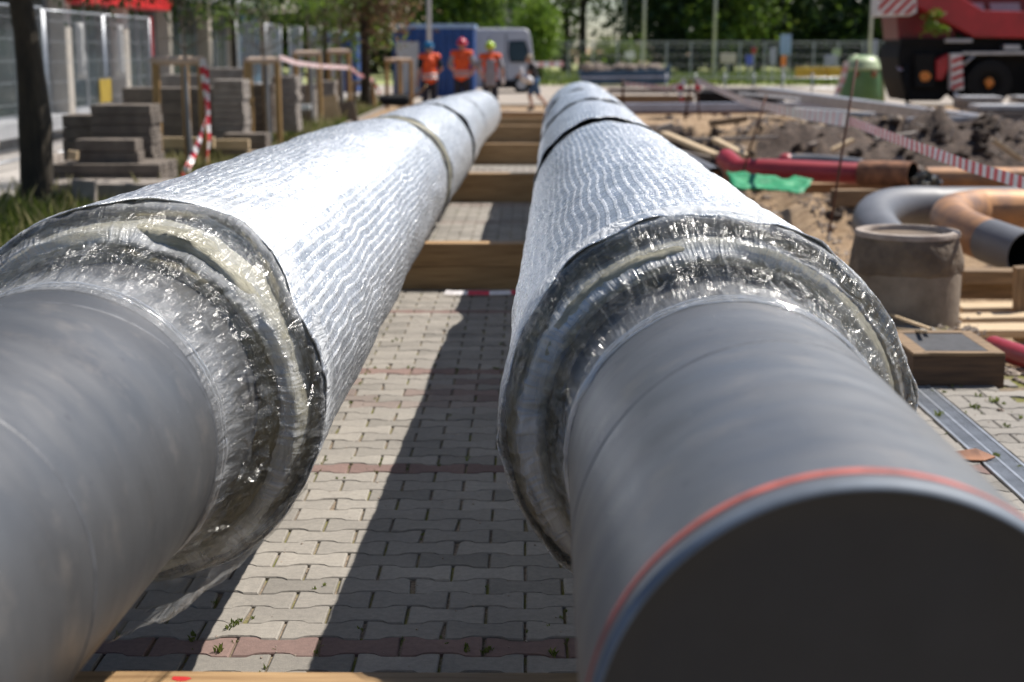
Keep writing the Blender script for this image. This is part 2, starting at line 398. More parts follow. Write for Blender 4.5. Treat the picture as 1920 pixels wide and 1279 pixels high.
# --- clear stretch film; the 'milk' attribute says how many layers lie over each other
def film_mat(name, fac=.012, milky=.0, rough=.15, fine=.25, st=.20, bs=.65, rad=1.4):
    t = NT(name); t.n.remove(t.b); uvc = t.coord('UV', (1,1,1)); milk = t.attr('milk').outputs['Fac']
    comb = t.noise(t.coord('UV', (1.0, 16, 1)), 5, 5, .65, .6)        # runs round the pipe
    cre = t.noise(t.coord('UV', (3.6, .5, 1)), 5, 3, .55, 1.6)         # runs towards the pipe
    mask = t.ramp(t.noise(uvc, 6, 3), [(.46, (0,0,0)), (.60, (1,1,1))])
    spk = t.math('MULTIPLY', t.noise(uvc, 60, 3, .6, 1.2), mask)
    h = t.math('ADD', t.math('MULTIPLY', comb, .5), t.math('ADD', t.math('MULTIPLY', t.math('ABSOLUTE', t.math('SUBTRACT', cre, .5)), 2.4*rad), t.math('MULTIPLY', spk, fine)))
    bn = t.bump(h, bs, .022)
    gl = t.new('ShaderNodeBsdfGlossy'); gl.inputs['Roughness'].default_value = rough; gl.inputs['Color'].default_value = (1,1,1,1); t.link(bn, gl.inputs['Normal'])
    tr = t.new('ShaderNodeBsdfTransparent'); tr.inputs['Color'].default_value = (.985,.985,.98,1)
    df = t.new('ShaderNodeBsdfDiffuse'); df.inputs['Color'].default_value = (.84,.86,.88,1); t.link(bn, df.inputs['Normal'])
    lw = t.new('ShaderNodeLayerWeight'); lw.inputs['Blend'].default_value = .22; t.link(bn, lw.inputs['Normal'])
    m1 = t.new('ShaderNodeMixShader'); t.link(tr.outputs[0], m1.inputs[1]); t.link(gl.outputs[0], m1.inputs[2])
    t.link(t.math('MINIMUM', t.math('ADD', t.math('MULTIPLY', lw.outputs['Fresnel'], .26), t.math('ADD', fac, t.math('MULTIPLY', milk, .12))), .85), m1.inputs[0])
    s1 = t.ramp(comb, [(.54, (0,0,0)), (.68, (1,1,1))]); s2 = t.ramp(cre, [(.60, (0,0,0)), (.68, (1,1,1))])
    m2 = t.new('ShaderNodeMixShader'); t.link(m1.outputs[0], m2.inputs[1]); t.link(df.outputs[0], m2.inputs[2])
    a = t.math('ADD', t.math('MULTIPLY', s1, st*.7), t.math('MULTIPLY', s2, st))
    t.link(t.math('MINIMUM', t.math('ADD', t.math('MULTIPLY', a, t.math('ADD', .35, milk)), t.math('ADD', milky, t.math('MULTIPLY', milk, .62))), .95), m2.inputs[0])
    t.link(m2.outputs[0], t.out.inputs['Surface']); return t.m
M['film'] = film_mat('film'); M['film_thick'] = film_mat('film_thick', .05, .0, .03, 1.8, .22, 1.0, 1.1)
M['crease'] = film_mat('crease', .35, .30, .10, 1, .3, .8)

def ridge(x): return 1-abs(((x) % 1.0)*2-1)
def jacket(root, P, y0, y1, seed, lip, label=None, near=True, dys=None):
    """one foil-wrapped insulation section; ragged thin front edge"""
    L = y1-y0
    ny = int(L/(.022 if near else .06)); n = 260 if near else 120
    ys = [y0+L*i/ny for i in range(ny+1)]
    def rf(y, th, i):
        X, Z, R = P(y); s = (y-y0)
        r = R
        r += .011*FB(cos(th)*2.2+seed, y*1.3, sin(th)*2.2, 3)
        r += .0045*FB(cos(th)*4+seed, y*9, sin(th)*4, 3)
        r += .0022*N(cos(th)*14+seed, y*34, sin(th)*14)
        e = exp(-s/.05)
        r += e*(.010*N(cos(th)*4, seed, sin(th)*4)+lip)
        e2 = exp(-(y1-y)/.06)
        r -= e2*.02
        return r
    def dy(y, th, i):
        s = (y-y0); d = dys(th) if dys else 0
        return exp(-s/.35)*(d+.035*FB(cos(th)*2+seed, 3.1, sin(th)*2, 4)+.006*N(cos(th)*30, seed, sin(th)*30))
    mb = sweep(P, ys, n, rf, dyf=dy)
    o = mb.build('foil_jacket', M['foil'], root, smooth=True, label=label)
    so = o.modifiers.new('thick', 'SOLIDIFY'); so.thickness = .0025; so.offset = -1
    return o

def wool_ring(root, P, prof, seed, m, name='wool_layer', fuzz=.004, n=220, jit=.012, dys=None):
    """prof: list of (y offset, radius) cross-section around the axis"""
    mb = MB(); vs = []; uv = []
    for j, (y, r) in enumerate(prof):
        X, Z, R = P(y)
        for k in range(n+1):
            th = 2*pi*k/n - pi/2; c, s = cos(th), sin(th)
            rr = r+jit*FB(c*2.5+seed, j*.35, s*2.5, 4)*.7+fuzz*N(c*40, j*1.7+seed, s*40)
            yy = y+(dys(th) if dys else 0)+jit*1.5*FB(c*2.5, j*.25+seed, s*2.5, 4)+fuzz*N(c*45, seed, s*45+j)
            vs.append((X+rr*c, yy, Z+rr*s)); uv.append((th*.45, y+r))
    fs = []; us = []
    for j in range(len(prof)-1):
        for k in range(n):
            q = (j*(n+1)+k, j*(n+1)+k+1, (j+1)*(n+1)+k+1, (j+1)*(n+1)+k); fs.append(q); us.append([uv[i] for i in q])
    mb.add(vs, fs, 0, us)
    return mb.build(name, m, root, smooth=True)
def arc(y, r, w, dep, n=6):      # rounded nose of a wool layer: from outer radius r, thickness w, nose at y
    return [(y+dep, r+.0)]+[(y-(.5*w)*sin(pi*i/n), r-w/2+(w/2)*cos(pi*i/n)) for i in range(n+1)]+[(y+dep, r-w)]

def film_sheet(root, P, SA, prof, seed, m, n=520, amp=.012, name='plastic_film', th0=0, th1=2*pi, dys=None):
    milk = []
    mb = MB(); vs = []; uv = []; mm = len(prof)*4
    pts = []
    for i in range(mm+1):
        t = i/mm*(len(prof)-1); a = min(int(t), len(prof)-2); u = t-a
        y = prof[a][0]+(prof[a+1][0]-prof[a][0])*u; r = prof[a][1]+(prof[a+1][1]-prof[a][1])*u; g = prof[a][2]+(prof[a+1][2]-prof[a][2])*u; mk = prof[a][3]+(prof[a+1][3]-prof[a][3])*u
        pts.append((y, r, g, mk))
    acc = 0
    for j, (y, r, g, mk) in enumerate(pts):
        X, Z, R = P(y); sx, sz = SA(y)
        k1 = sm(.46, .36, r); X = X+(sx-X)*k1; Z = Z+(sz-Z)*k1
        if j: acc += sqrt((y-pts[j-1][0])**2+(r-pts[j-1][1])**2)
        for k in range(n+1):
            th = th0+(th1-th0)*k/n - pi/2; c, s = cos(th), sin(th)
            q = FB(c*3+seed, j*.10, s*3, 4)
            cr = abs(N(c*9+seed+q, j*.12, s*9))+.5*abs(N(c*22+q*2, j*.2+seed, s*22))
            rr = r+g*amp*(.75-cr*2.4+.6*q)
            yy = y+g*amp*2*N(c*5, seed+j*.15, s*5)+(dys(th)*sm(.40, .48, r) if dys else 0)
            milk.append(max(0, mk*(1+.9*FB(c*2.5+seed, j*.15, s*2.5, 3))))
            vs.append((X+rr*c, yy, Z+rr*s)); uv.append((th*.45, acc))
    fs = []; us = []
    for j in range(len(pts)-1):
        for k in range(n):
            q = (j*(n+1)+k, j*(n+1)+k+1, (j+1)*(n+1)+k+1, (j+1)*(n+1)+k); fs.append(q); us.append([uv[i] for i in q])
    mb.add(vs, fs, 0, us)
    o = mb.build(name, m, root, smooth=True)
    o.data.attributes.new('milk', 'FLOAT', 'POINT').data.foreach_set('value', milk); return o

def steel_pipe(root, SA, ya, yb, open_front, seams, label):
    def rf(y, th, i):
        r = .345
        return r
    n = 200; ys = frange(ya, yb, max(60, int((yb-ya)/.05)))
    mb = sweep(SA, ys, n, rf, uvR=.345)
    # rim and inside
    ax, az = SA(ya)
    prof = [(0, .345), (0, .3448)]
    vs = []
    for (dy, r) in prof:
        for k in range(n+1):
            th = 2*pi*k/n-pi/2; vs.append((ax+r*cos(th), ya+dy, az+r*sin(th)))
    fs = [(j*(n+1)+k+1, j*(n+1)+k, (j+1)*(n+1)+k, (j+1)*(n+1)+k+1) for j in range(1) for k in range(n)]
    mb.add(vs, fs, 0, [[(0,0)]*4]*len(fs))
    o = mb.build('steel_pipe', M['steel' if ya > 1 else 'steel_dull'], root, smooth=True, label=label)
    if open_front:
        mr = MB(); vs = []; prr = [(0, .345), (-.004, .3445), (-.014, .3375), (-.0145, .3352), (-.004, .335), (.004, .335)]
        for (dy, r) in prr:
            for k in range(n+1): th = 2*pi*k/n-pi/2; vs.append((ax+r*cos(th), ya+dy, az+r*sin(th)))
        mr.add(vs, [(j*(n+1)+k+1, j*(n+1)+k, (j+1)*(n+1)+k, (j+1)*(n+1)+k+1) for j in range(5) for k in range(n)]); mr.build('bevelled_edge', M['bevel_steel'], o, smooth=True)
    if open_front:
        mc = MB(); vs = [(ax, ya+.016, az)]; rr_ = (.06, .14, .22, .29, .325, .3345)
        for q, r in enumerate(rr_):
            for k in range(72): th = 2*pi*k/72; vs.append((ax+r*cos(th), ya+.016+.004*N(cos(th)*r*9, sin(th)*r*9, 3)-(.006 if q == 5 else 0), az+r*sin(th)))
        mc.add(vs, [(0, 1+(k+1) % 72, 1+k) for k in range(72)]+[(1+q*72+k, 1+q*72+(k+1) % 72, 1+(q+1)*72+(k+1) % 72, 1+(q+1)*72+k) for q in range(5) for k in range(72)]); mc.build('end_disc', M['dark_disc'], o, smooth=True)  # flat dark disc across the pipe end
    m2 = sweep(SA, frange(ya, yb, 60), n, lambda y, th, i: .335, inner=True)
    m2.build('bore', M['steel_in'], o, smooth=True)
    # welded seams: slightly raised, tilted beads
    for (y, tilt, w) in seams:
        mw = MB(); vs = []
        for (dy, r) in ((-w, .3452), (-w*.5, .3462), (0, .3466), (w*.5, .3462), (w, .3452)):
            for k in range(n+1):
                th = 2*pi*k/n-pi/2; yy = y+dy+tilt*cos(th); a2, z2 = SA(yy)
                vs.append((a2+r*cos(th), yy, z2+r*sin(th)))
        fs = [(j*(n+1)+k, j*(n+1)+k+1, (j+1)*(n+1)+k+1, (j+1)*(n+1)+k) for j in range(4) for k in range(n)]
        mw.add(vs, fs); mw.build('weld_seam', M['weld'], o, smooth=True)
    return o

def far_joint(root, P, y, seed):
    """bare gap between two jacket sections, wool and film showing"""
    wool_ring(root, P, [(y-.22, P(y)[2]-.028), (y-.1, P(y)[2]-.045), (y, P(y)[2]-.05), (y+.1, P(y)[2]-.04), (y+.2, P(y)[2]-.02)], seed, M['dark_wrap'], 'joint_wrap', n=120, jit=.008)

t = NT('dark_wrap'); t.link(t.ramp(t.noise(t.coord('Object'), 9, 4), [(.35, (.035,.04,.045)), (.65, (.13,.125,.10))]), t.b.inputs['Base Color'])
t.b.inputs['Roughness'].default_value = .18; t.link(t.bump(t.noise(t.coord('UV', (3, 1, 1)), 18, 4, .6, 1), .8, .02), t.b.inputs['Normal']); M['dark_wrap'] = t.m

def crumple(root, P, SA, prof, seed, n, jr, mat_='film_crisp', th0=0, th1=2*pi):
    """crisp crumpled film: an irregular net of flat facets"""
    r_ = random.Random(seed); m = len(prof); g = []
    for j, (y, r, w) in enumerate(prof):
        row = []
        for k in range(n):
            th = th0+(th1-th0)*(k+.5*(j % 2)+r_.uniform(-.42, .42))/n-pi/2; yy = y+r_.uniform(-1, 1)*.016*min(1, w*2); rr = r+jr*w*r_.uniform(-.5, 1.0)
            X, Z = P(yy)[:2]; sx, sz = SA(yy); kk = sm(.46, .36, rr); X += (sx-X)*kk; Z += (sz-Z)*kk; row.append((X+rr*cos(th), yy, Z+rr*sin(th), th, yy))
        g.append(row)
    vs = [q[:3] for row in g for q in row]; uv = [(q[3]*.45, q[4]) for row in g for q in row]; fs = []
    for j in range(m-1):
        for k in range(n):
            k2 = (k+1) % n; a, b, c, d = j*n+k, j*n+k2, (j+1)*n+k2, (j+1)*n+k
            if r_.random() < .5: fs += [(a, b, c), (a, c, d)]
            else: fs += [(a, b, d), (b, c, d)]
    mb = MB(); mb.add(vs, fs, 0, [[uv[i] for i in f] for f in fs]); o = mb.build('plastic_film', M[mat_], root)
    o.data.attributes.new('milk', 'FLOAT', 'POINT').data.foreach_set('value', [max(0, .10*FB(v[0]*9, v[1]*9, v[2]*9, 3)) for v in vs]); return o
M['film_crisp'] = film_mat('film_crisp', .04, .0, .15, .08, .10, .4, 1.0)
# ---------------- right pipe
R = thing('insulated_pipe', (.44, 1.62, 0), 'right-hand foil-wrapped steel pipe, its dark end ringed in red facing the camera', 'pipe', 'insulated heating pipes on timber beams')
sp = steel_pipe(R, steel_axis_R, 1.722, 19.55, True, [(2.62, .13, .008)], None)
mb = sweep(steel_axis_R, [1.748, 1.748, 1.771, 1.771], 200, lambda y, th, i: .3458 if i in (1, 2) else .3448, uvR=.345)
mb.build('paint_band', M['band_paint'], sp, smooth=True)
dysR = lambda th: -.06*exp(-((th-1.15)/.35)**2)+.06*exp(-((th-2.3)/.5)**2)-.03*cos(th*2)
jacket(R, RP, 3.48, 9.45, 11.3, .005, dys=dysR, near=True)
wool_ring(R, RP, [(3.9, .480), (3.54, .482), (3.495, .476), (3.485, .458), (3.54, .425), (3.60, .39)], 2.2, M['wool'], dys=dysR, jit=.005)
wool_ring(R, RP, arc(3.405, .442, .056, .2), 5.1, M['wool_pale'], 'wool_rim', jit=.009)
wool_ring(R, RP, [(3.47, .405), (3.44, .40), (3.43, .375), (3.44, .35), (3.5, .34)], 6.1, M['wool'], jit=.014)
film_sheet(R, RP, steel_axis_R, [(3.72,.4945,.0,.25),(3.62,.4975,.05,.55),(3.52,.4985,.1,.75),(3.475,.494,.3,.55),(3.45,.484,.5,.08),(3.42,.468,.7,.0),(3.395,.456,.6,.10),(3.375,.444,.3,.55),(3.365,.420,.3,.60),(3.35,.400,.7,.05),(3.30,.386,1.1,.0),(3.22,.366,.9,.03),(3.14,.352,.4,.2),(3.06,.3475,.08,.1)], 3.3, M['film'], dys=dysR)
crumple(R, RP, steel_axis_R, [(3.33,.394,.6),(3.295,.384,1),(3.26,.374,1),(3.225,.366,1),(3.19,.360,1),(3.16,.355,.8),(3.13,.351,.6),(3.105,.349,.3),(3.08,.3478,.05)], 8, 96, .017)
crumple(R, RP, steel_axis_R, [(3.53,.499,.3),(3.49,.497,.6),(3.455,.488,1),(3.425,.475,1),(3.40,.458,.8),(3.385,.445,.3)], 38, 92, .007)
for k, (a, b) in enumerate(((9.98, 13.0), (13.14, 16.1), (16.2, 19.42))):
    jacket(R, RP, a, b, 31+k*3.7, .004, near=False)
for k, y in enumerate((9.72, 13.07, 16.15)): far_joint(R, RP, y, 4.4+k)
wool_ring(R, RP, [(19.35, .44), (19.42, .43), (19.43, .39), (19.42, .34)], 9.2, M['wool'])

def film_glints(root, P, SA, ya, yb, ra, rb, n, seed):
    r_ = random.Random(seed); mb = MB()
    for i in range(n):
        th = r_.uniform(-2.2, 2.9+1.4); dt = r_.gauss(0, .16); pts = []; k0 = r_.uniform(0, .35); k1 = r_.uniform(.6, 1.0)
        for j in range(9):
            u = k0+(k1-k0)*j/8; y = ya+(yb-ya)*u; r = ra+(rb-ra)*u+.006*sin(pi*u); X, Z = P(y)[:2]; sx, sz = SA(y); kk = sm(.46, .36, r); X += (sx-X)*kk; Z += (sz-Z)*kk
            t2 = th+dt*u+.015*N(u*6, i*1.7, seed); pts.append((X+r*cos(t2), y, Z+r*sin(t2)))
        w = r_.uniform(.0006, .0022); mb.tube(pts, [w*(.4+.8*abs(N(j*.8, i))) for j in range(9)], 5)
    pts = []; y = yb-.012
    for q in range(2):
        pts = []
        for j in range(161):
            th = 2*pi*j/160; sx, sz = SA(y); r = .3475+.004*q+.004*abs(N(cos(th)*6, sin(th)*6, seed+q)); pts.append((sx+r*cos(th), y+.012*q+.012*N(cos(th)*4, sin(th)*4, seed+3*q), sz+r*sin(th)))
        mb.tube(pts, [.0012+.0035*abs(N(j*.45, q, seed)) for j in range(161)], 6)
    return mb.build('film_gather_glint', M['crease'], root, smooth=True)  # film gathered at the pipe, its white glint put into the colour
film_glints(R, RP, steel_axis_R, 3.50, 3.10, .468, .352, 0, 1); film_glints(R, RP, steel_axis_R, 3.46, 3.07, .47, .350, 0, 4)
# ---------------- left pipe
L = thing('insulated_pipe', (-1.0, 0, 0), 'left-hand foil-wrapped steel pipe, its bare grey front running out of the frame', 'pipe', 'insulated heating pipes on timber beams')
def steel_axis_L(y):
    if y < 3.6: return (-1.0-.042*(3.6-y), .835)
    x, z, r = LP(y); k = sm(3.6, 5, y); return (-1.0*(1-k)+x*k, .835*(1-k)+z*k)
sp = steel_pipe(L, steel_axis_L, .25, 27.8, True, [(2.30, .05, .007), (3.02, .16, .008)], None)
dysL = lambda th: .22*exp(-((th-1.08)/.36)**2)-.04*exp(-((th-1.75)/.35)**2)-.05*exp(-((th-.45)/.2)**2)+.03*exp(-((th+.3)/.5)**2)
jacket(L, LP, 3.74, 11.05, 4.7, .007, dys=dysL)
wool_ring(L, LP, [(4.2, .480), (3.81, .482), (3.755, .476), (3.745, .458), (3.78, .40)], 7.2, M['wool'], dys=dysL, jit=.005)
wool_ring(L, LP, arc(3.64, .452, .066, .2), 1.1, M['wool_pale'], 'wool_rim', jit=.018)
wool_ring(L, LP, [(3.62, .405), (3.60, .395), (3.59, .37), (3.60, .34)], 3.1, M['wool'], jit=.016)
# loose wool flap on the lower right of the rim
mb = MB(); vs = []; nn = 40
for j, (y, r) in enumerate([(3.84, .470), (3.70, .482), (3.62, .478), (3.59, .468), (3.62, .455), (3.8, .45)]):
    for k in range(nn+1):
        th = -1.15+1.35*k/nn; ed = sin(pi*k/nn)**.35; X, Z, RR = LP(y)
        rr = .46+(r-.46)*ed+.006*FB(k*.12, j*.3, 3); yy = 3.8+(y-3.8)*ed+.02*FB(k*.1, j*.4, 9)
        vs.append((X+rr*cos(th), yy, Z+rr*sin(th)))
mb.add(vs, [(j*(nn+1)+k, j*(nn+1)+k+1, (j+1)*(nn+1)+k+1, (j+1)*(nn+1)+k) for j in range(5) for k in range(nn)])

film_sheet(L, LP, steel_axis_L, [(4.0,.495,.0,.15),(3.88,.498,.05,.4),(3.78,.499,.1,.6),(3.735,.494,.3,.4),(3.70,.484,.5,.05),(3.66,.470,.6,.0),(3.61,.462,.5,.15),(3.575,.446,.3,.45),(3.565,.420,.3,.40),(3.55,.405,.7,.02),(3.48,.388,1.2,.0),(3.38,.366,1.0,.03),(3.28,.352,.4,.2),(3.18,.3475,.08,.1)], 13.3, M['film'], amp=.013, dys=dysL)
crumple(L, LP, steel_axis_L, [(3.53,.400,.6),(3.49,.390,1),(3.45,.380,1),(3.41,.372,1),(3.37,.365,1),(3.335,.358,.8),(3.30,.352,.6),(3.27,.349,.3),(3.24,.3478,.05)], 18, 90, .019)
crumple(L, LP, steel_axis_L, [(3.80,.497,.4),(3.75,.494,.8),(3.71,.487,1),(3.67,.478,1),(3.63,.468,.8),(3.60,.458,.3)], 28, 84, .009)
film_glints(L, LP, steel_axis_L, 3.70, 3.24, .472, .352, 0, 5)
# torn film hanging under the left collar
mb = MB(); vs = []; us = []; nn = 50
for j in range(14):
    for k in range(nn+1):
        th = -1.9+1.45*k/nn; y = 3.75-j*.055; X, Z, RR = LP(y)
        r = .50-.115*(j/13)**1.3+.012*FB(k*.25, j*.3, 5)+.010*abs(N(k*.5, j*.15, 2))+.02*(j/13)*abs(sin(th*2))
        yy = y-.10*sm(0, 1, j/13)*FB(k*.13, 1, 7); vs.append((X+r*cos(th), yy, Z+r*sin(th)))
fs = [(j*(nn+1)+k, j*(nn+1)+k+1, (j+1)*(nn+1)+k+1, (j+1)*(nn+1)+k) for j in range(13) for k in range(nn)]
mb.add(vs, fs, 0, [[(vs[i][0]*.8, vs[i][1]*1.2) for i in f] for f in fs]); o = mb.build('plastic_film', M['film'], L, smooth=True); o.data.attributes.new('milk', 'FLOAT', 'POINT').data.foreach_set('value', [.12]*len(o.data.vertices))
for k, (a, b) in enumerate(((11.62, 15.1), (15.3, 20.6), (20.75, 27.7))):
    jacket(L, LP, a, b, 51+k*3.7, .005, near=False)
for k, y in enumerate((11.35, 15.2, 20.7)): far_joint(L, LP, y, 14.4+k)
# pale rim of the second section
wool_ring(L, LP, arc(11.56, .462, .03, .12), 2.1, M['wool_pale'], 'wool_rim', jit=.006, n=100)

# ================================================================== ground sheets
def soil_h(x, y):
    base = zg(y)-.035
    edge = 2.62+.10*FB(y*1.3, 2.2, 0, 3)
    if y > 14: edge -= .35*sm(14, 18, y)
    pit = sm(edge, edge+.28, x)*sm(4.0, 5.2, y)*(1-sm(22.5, 26.5, y))
    slot = sm(2.35, 2.6, x)*(1-sm(3.45, 3.75, x))*sm(20, 21, y)*(1-sm(34, 35, y))
    pit = max(pit, slot)
    h = base-1.15*pit
    heap = exp(-((y-27.6)/2.3)**2)*sm(3.5, 4.3, x)*(1-sm(22, 27, x))
    h += heap*(.42+.30*FB(x*.7, y*.7, 3, 4)+.22*abs(FB(x*1.9, y*1.9, 8, 4)))
    h += .42*exp(-((x-2.8)**2/.35+(y-13.6)**2/1.6))
    h += .30*exp(-((x-3.1)**2/.5+(y-10.8)**2/2.5))*pit*3
    rough = max(sm(2.5, 2.8, x)*(1-sm(34, 37, y))*sm(3, 4, y), sm(2.6, 3, x)*sm(34, 36, y)*(1-sm(55, 70, y))*.4)
    h += rough*(.12*FB(x*1.6, y*1.6, 0, 5)+.06*FB(x*6, y*6, 5, 3))
    return h
xs = [-600,-300,-150,-80,-50,-35,-25,-18,-14,-11,-9,-7.5,-6,-5,-4,-3,-2,-1,0,1,1.8,2.2]+frange(2.35, 12, 96)+frange(12.3, 26, 40)+[28,32,38,46,60,80,120,200,350,600]
ys = [-60,-20,-5,0,2,3]+frange(3.6, 36, 220)+frange(36.5, 60, 40)+[62,66,70,76,84,95,110,130,160,200,260,350,500,800]
vs = [(x, y, soil_h(x, y)) for y in ys for x in xs]; nx = len(xs)
mb = MB(); mb.add(vs, [(j*nx+i, j*nx+i+1, (j+1)*nx+i+1, (j+1)*nx+i) for j in range(len(ys)-1) for i in range(nx-1)])
t = NT('soil'); oc = t.coord('Object')
at = t.attr('soil'); nn_ = t.noise(oc, 1.1, 6, .65, .4); n3 = t.noise(oc, 9, 5, .7)
sand = t.ramp(n3, [(.3, (.25,.155,.08)), (.7, (.46,.33,.205))]); dark = t.ramp(n3, [(.3, (.028,.020,.016)), (.7, (.15,.105,.08))])
f_ = t.math('MULTIPLY', at.outputs['Fac'], 1.0)
t.link(t.mix(t.ramp(t.math('ADD', f_, t.math('MULTIPLY', t.math('SUBTRACT', nn_, .5), 2.2)), [(.4, (0,0,0)), (.62, (1,1,1))]), sand, dark), t.b.inputs['Base Color'])
t.b.inputs['Roughness'].default_value = .95; t.link(t.bump(t.noise(oc, 14, 6, .7), 1.0, .05), t.b.inputs['Normal'])
g = struct(mb.build('ground', t.m, smooth=True))
ca = g.data.attributes.new('soil', 'FLOAT', 'POINT')
vals = []
for (x, y, z) in vs:
    v = .15+.55*exp(-((y-27)/3.2)**2)*sm(3.3, 4.5, x)+.35*exp(-((y-27)/5)**2)*sm(4.2, 6.5, x)
    if x < 3.7 and 15 < y < 35: v = .7
    if x < 1: v = .3
    vals.append(v)
ca.data.foreach_set('value', vals)

# ---------------- paving of waisted blocks
PX0, PX1, PY0, PY1 = -3.95, 2.50, -1.193, 34.0
d_ = .1233; w_ = .24
t = NT('paving_block'); at = t.attr('tint'); oc = t.coord('Object')
n1 = t.noise(oc, 45, 5, .7); n2 = t.noise(oc, 2.0, 4, .6)
sepc = t.new('ShaderNodeSeparateColor'); t.link(at.outputs['Color'], sepc.inputs[0])
grey = t.ramp(sepc.outputs[0], [(0, (.205,.192,.172)), (.5, (.275,.257,.232)), (1, (.335,.312,.28))])
redc = t.ramp(sepc.outputs[0], [(0, (.17,.112,.100)), (1, (.25,.17,.15))])
col = t.mix(sepc.outputs[1], grey, redc)
col = t.mix(1.0, col, t.ramp(n1, [(.3, (.80,.80,.80)), (.7, (1.1,1.09,1.07))]), 'MULTIPLY')
col = t.mix(1.0, col, t.ramp(n2, [(.3, (.86,.85,.84)), (.7, (1.08,1.07,1.05))]), 'MULTIPLY')
stain = t.ramp(t.noise(oc, 1.3, 5, .7, 1), [(.62, (0,0,0)), (.72, (1,1,1))])
col = t.mix(t.math('MULTIPLY', stain, .35), col, (.20,.16,.12))
t.link(col, t.b.inputs['Base Color']); t.b.inputs['Roughness'].default_value = .9
t.link(t.bump(t.noise(oc, 160, 4, .7), .45, .004), t.b.inputs['Normal']); M['paver'] = t.m
def wave(x, off):               # +a near this row's joints, -a at mid block
    u = ((x-off)/w_) % 1.0; u = min(u, 1-u)       # 0 at joint, .5 mid
    return .0115*(1-2*sm(.17, .31, u))
vs = []; fs = []; tint = []
rows = int((PY1-PY0)/d_)
rnd = random.Random(3)
y_red = 4.02
for k in range(rows):
    yb = PY0+k*d_; off = (k % 2)*w_/2+PX0
    isred = abs(((yb+d_/2-y_red)/(d_*15)+.5) % 1.0-.5) < .5/15
    for i in range(-1, int((PX1-PX0)/w_)+1):
        X0_ = off+i*w_; X1_ = X0_+w_
        if X0_ < PX0-.13 or X1_ > PX1+.06+.05*rnd.random(): continue
        segs = [(X0_, X1_)]
        if X0_ < 2.078 and X1_ > 1.902: segs = [(a, b) for a, b in ((X0_, 1.902), (2.078, X1_)) if b-a > .03]
        if not segs: continue
        x0, x1 = segs[0]
        gx = .0044; gy = .0022
        xsx = [min(x1-gx, max(x0+gx, X0_+gx+(w_-2*gx)*u)) for u in (0, .10, .20, .28, .36, .5, .64, .72, .80, .90, 1)]
        xsx = sorted(set(xsx))
        loB = [yb+wave(x, off+w_/2)+gy for x in xsx]; hiB = [yb+d_+wave(x, off)-gy for x in xsx]
        cx = (x0+x1)/2; cy = yb+d_/2
        ring = [(x, y) for x, y in zip(xsx, loB)]+[(x, y) for x, y in zip(xsx[::-1], hiB[::-1])]
        cx = (x0+x1)/2; cy = yb+d_/2; hz = .0022*rnd.uniform(-1, 1); tx = .006*rnd.uniform(-1, 1); ty = .010*rnd.uniform(-1, 1)
        ring = [(x+rnd.gauss(0, .0007), y+rnd.gauss(0, .0007)) for x, y in ring]
        if rnd.random() < .16:
            q = rnd.choice((0, 10, 11, 21)); 
            if q < len(ring): ring[q] = (ring[q][0]+(cx-ring[q][0])*.07, ring[q][1]+(cy-ring[q][1])*.16)
        b = len(vs); n = len(ring)
        for (q, dz) in ((1.0, -.022), (1.0, -.0042), (.965, 0.0)):
            for (x, y) in ring:
                X = cx+(x-cx)*(1 if q == 1 else 1-.007/w_*2*.5*1.4); Y = cy+(y-cy)*(1 if q == 1 else 1-.007/d_*1.2)
                vs.append((X, Y, zg(Y)+dz+hz+tx*(X-cx)+ty*(Y-cy)))
        for r_ in (0, 1):
            for q in range(n):
                q2 = (q+1) % n; fs.append((b+r_*n+q, b+r_*n+q2, b+(r_+1)*n+q2, b+(r_+1)*n+q))
        fs.append(tuple(b+2*n+q for q in range(n)))
        tt = min(1, max(0, rnd.gauss(.5, .24))); rr = 1.0 if isred else 0.0
        if not isred and 7.0 < cy < 7.5 and -1.0 < cx < .1 and rnd.random() < .55: rr = .6*rnd.random()+.3
        tint += [(tt, rr, 0, 1)]*(2*n+1)
me = bpy.data.meshes.new('paving'); me.from_pydata(vs, [], fs); me.materials.append(M['paver'])
ca = me.attributes.new('tint', 'FLOAT_COLOR', 'FACE'); ca.data.foreach_set('color', [c for q in tint for c in q])
pv = bpy.data.objects.new('paving', me); C.objects.link(pv); struct(pv)
# jointing sand bed
mb = MB(); yss = frange(PY0-.3, PY1, 60); 
vs = [(x, y, zg(y)-.0115) for y in yss for x in (PX0, PX1+.14)]
mb.add(vs, [(2*j, 2*j+1, 2*j+3, 2*j+2) for j in range(len(yss)-1)])
t = NT('joint_sand'); oc = t.coord('Object')
col = t.ramp(t.noise(oc, 60, 5, .7), [(.3, (.10,.075,.05)), (.7, (.33,.26,.19))])
col = t.mix(t.ramp(t.noise(oc, 3.5, 5, .7), [(.46, (0,0,0)), (.60, (1,1,1))]), col, (.15,.15,.03))
t.link(col, t.b.inputs['Base Color']); t.b.inputs['Roughness'].default_value = 1; t.link(t.bump(t.noise(oc, 150, 3), .8, .006), t.b.inputs['Normal'])
struct(mb.build('paving_bed', t.m))
# drain channel
d = thing('drain_channel', (1.99, 8, 0), 'long narrow slotted metal drain channel set in the block paving', 'drain')
mb = MB()
mb.box((1.915, 10, -.006), (.012, 12.5, .02)); mb.box((2.065, 10, -.006), (.012, 12.5, .02))
for x in (1.99,): mb.box((x, 10, -.004), (.012, 12.5, .014))
pass
y = 4.2
while y < 16: mb.box((1.99, y, -.005), (.138, .008, .012)); y += .019
mb.build('grating', M['galv'], d)
mb = MB(); mb.box((1.99, 10, -.0085), (.165, 12.6, .004)); mb.build('channel_bed', M['black'], d)
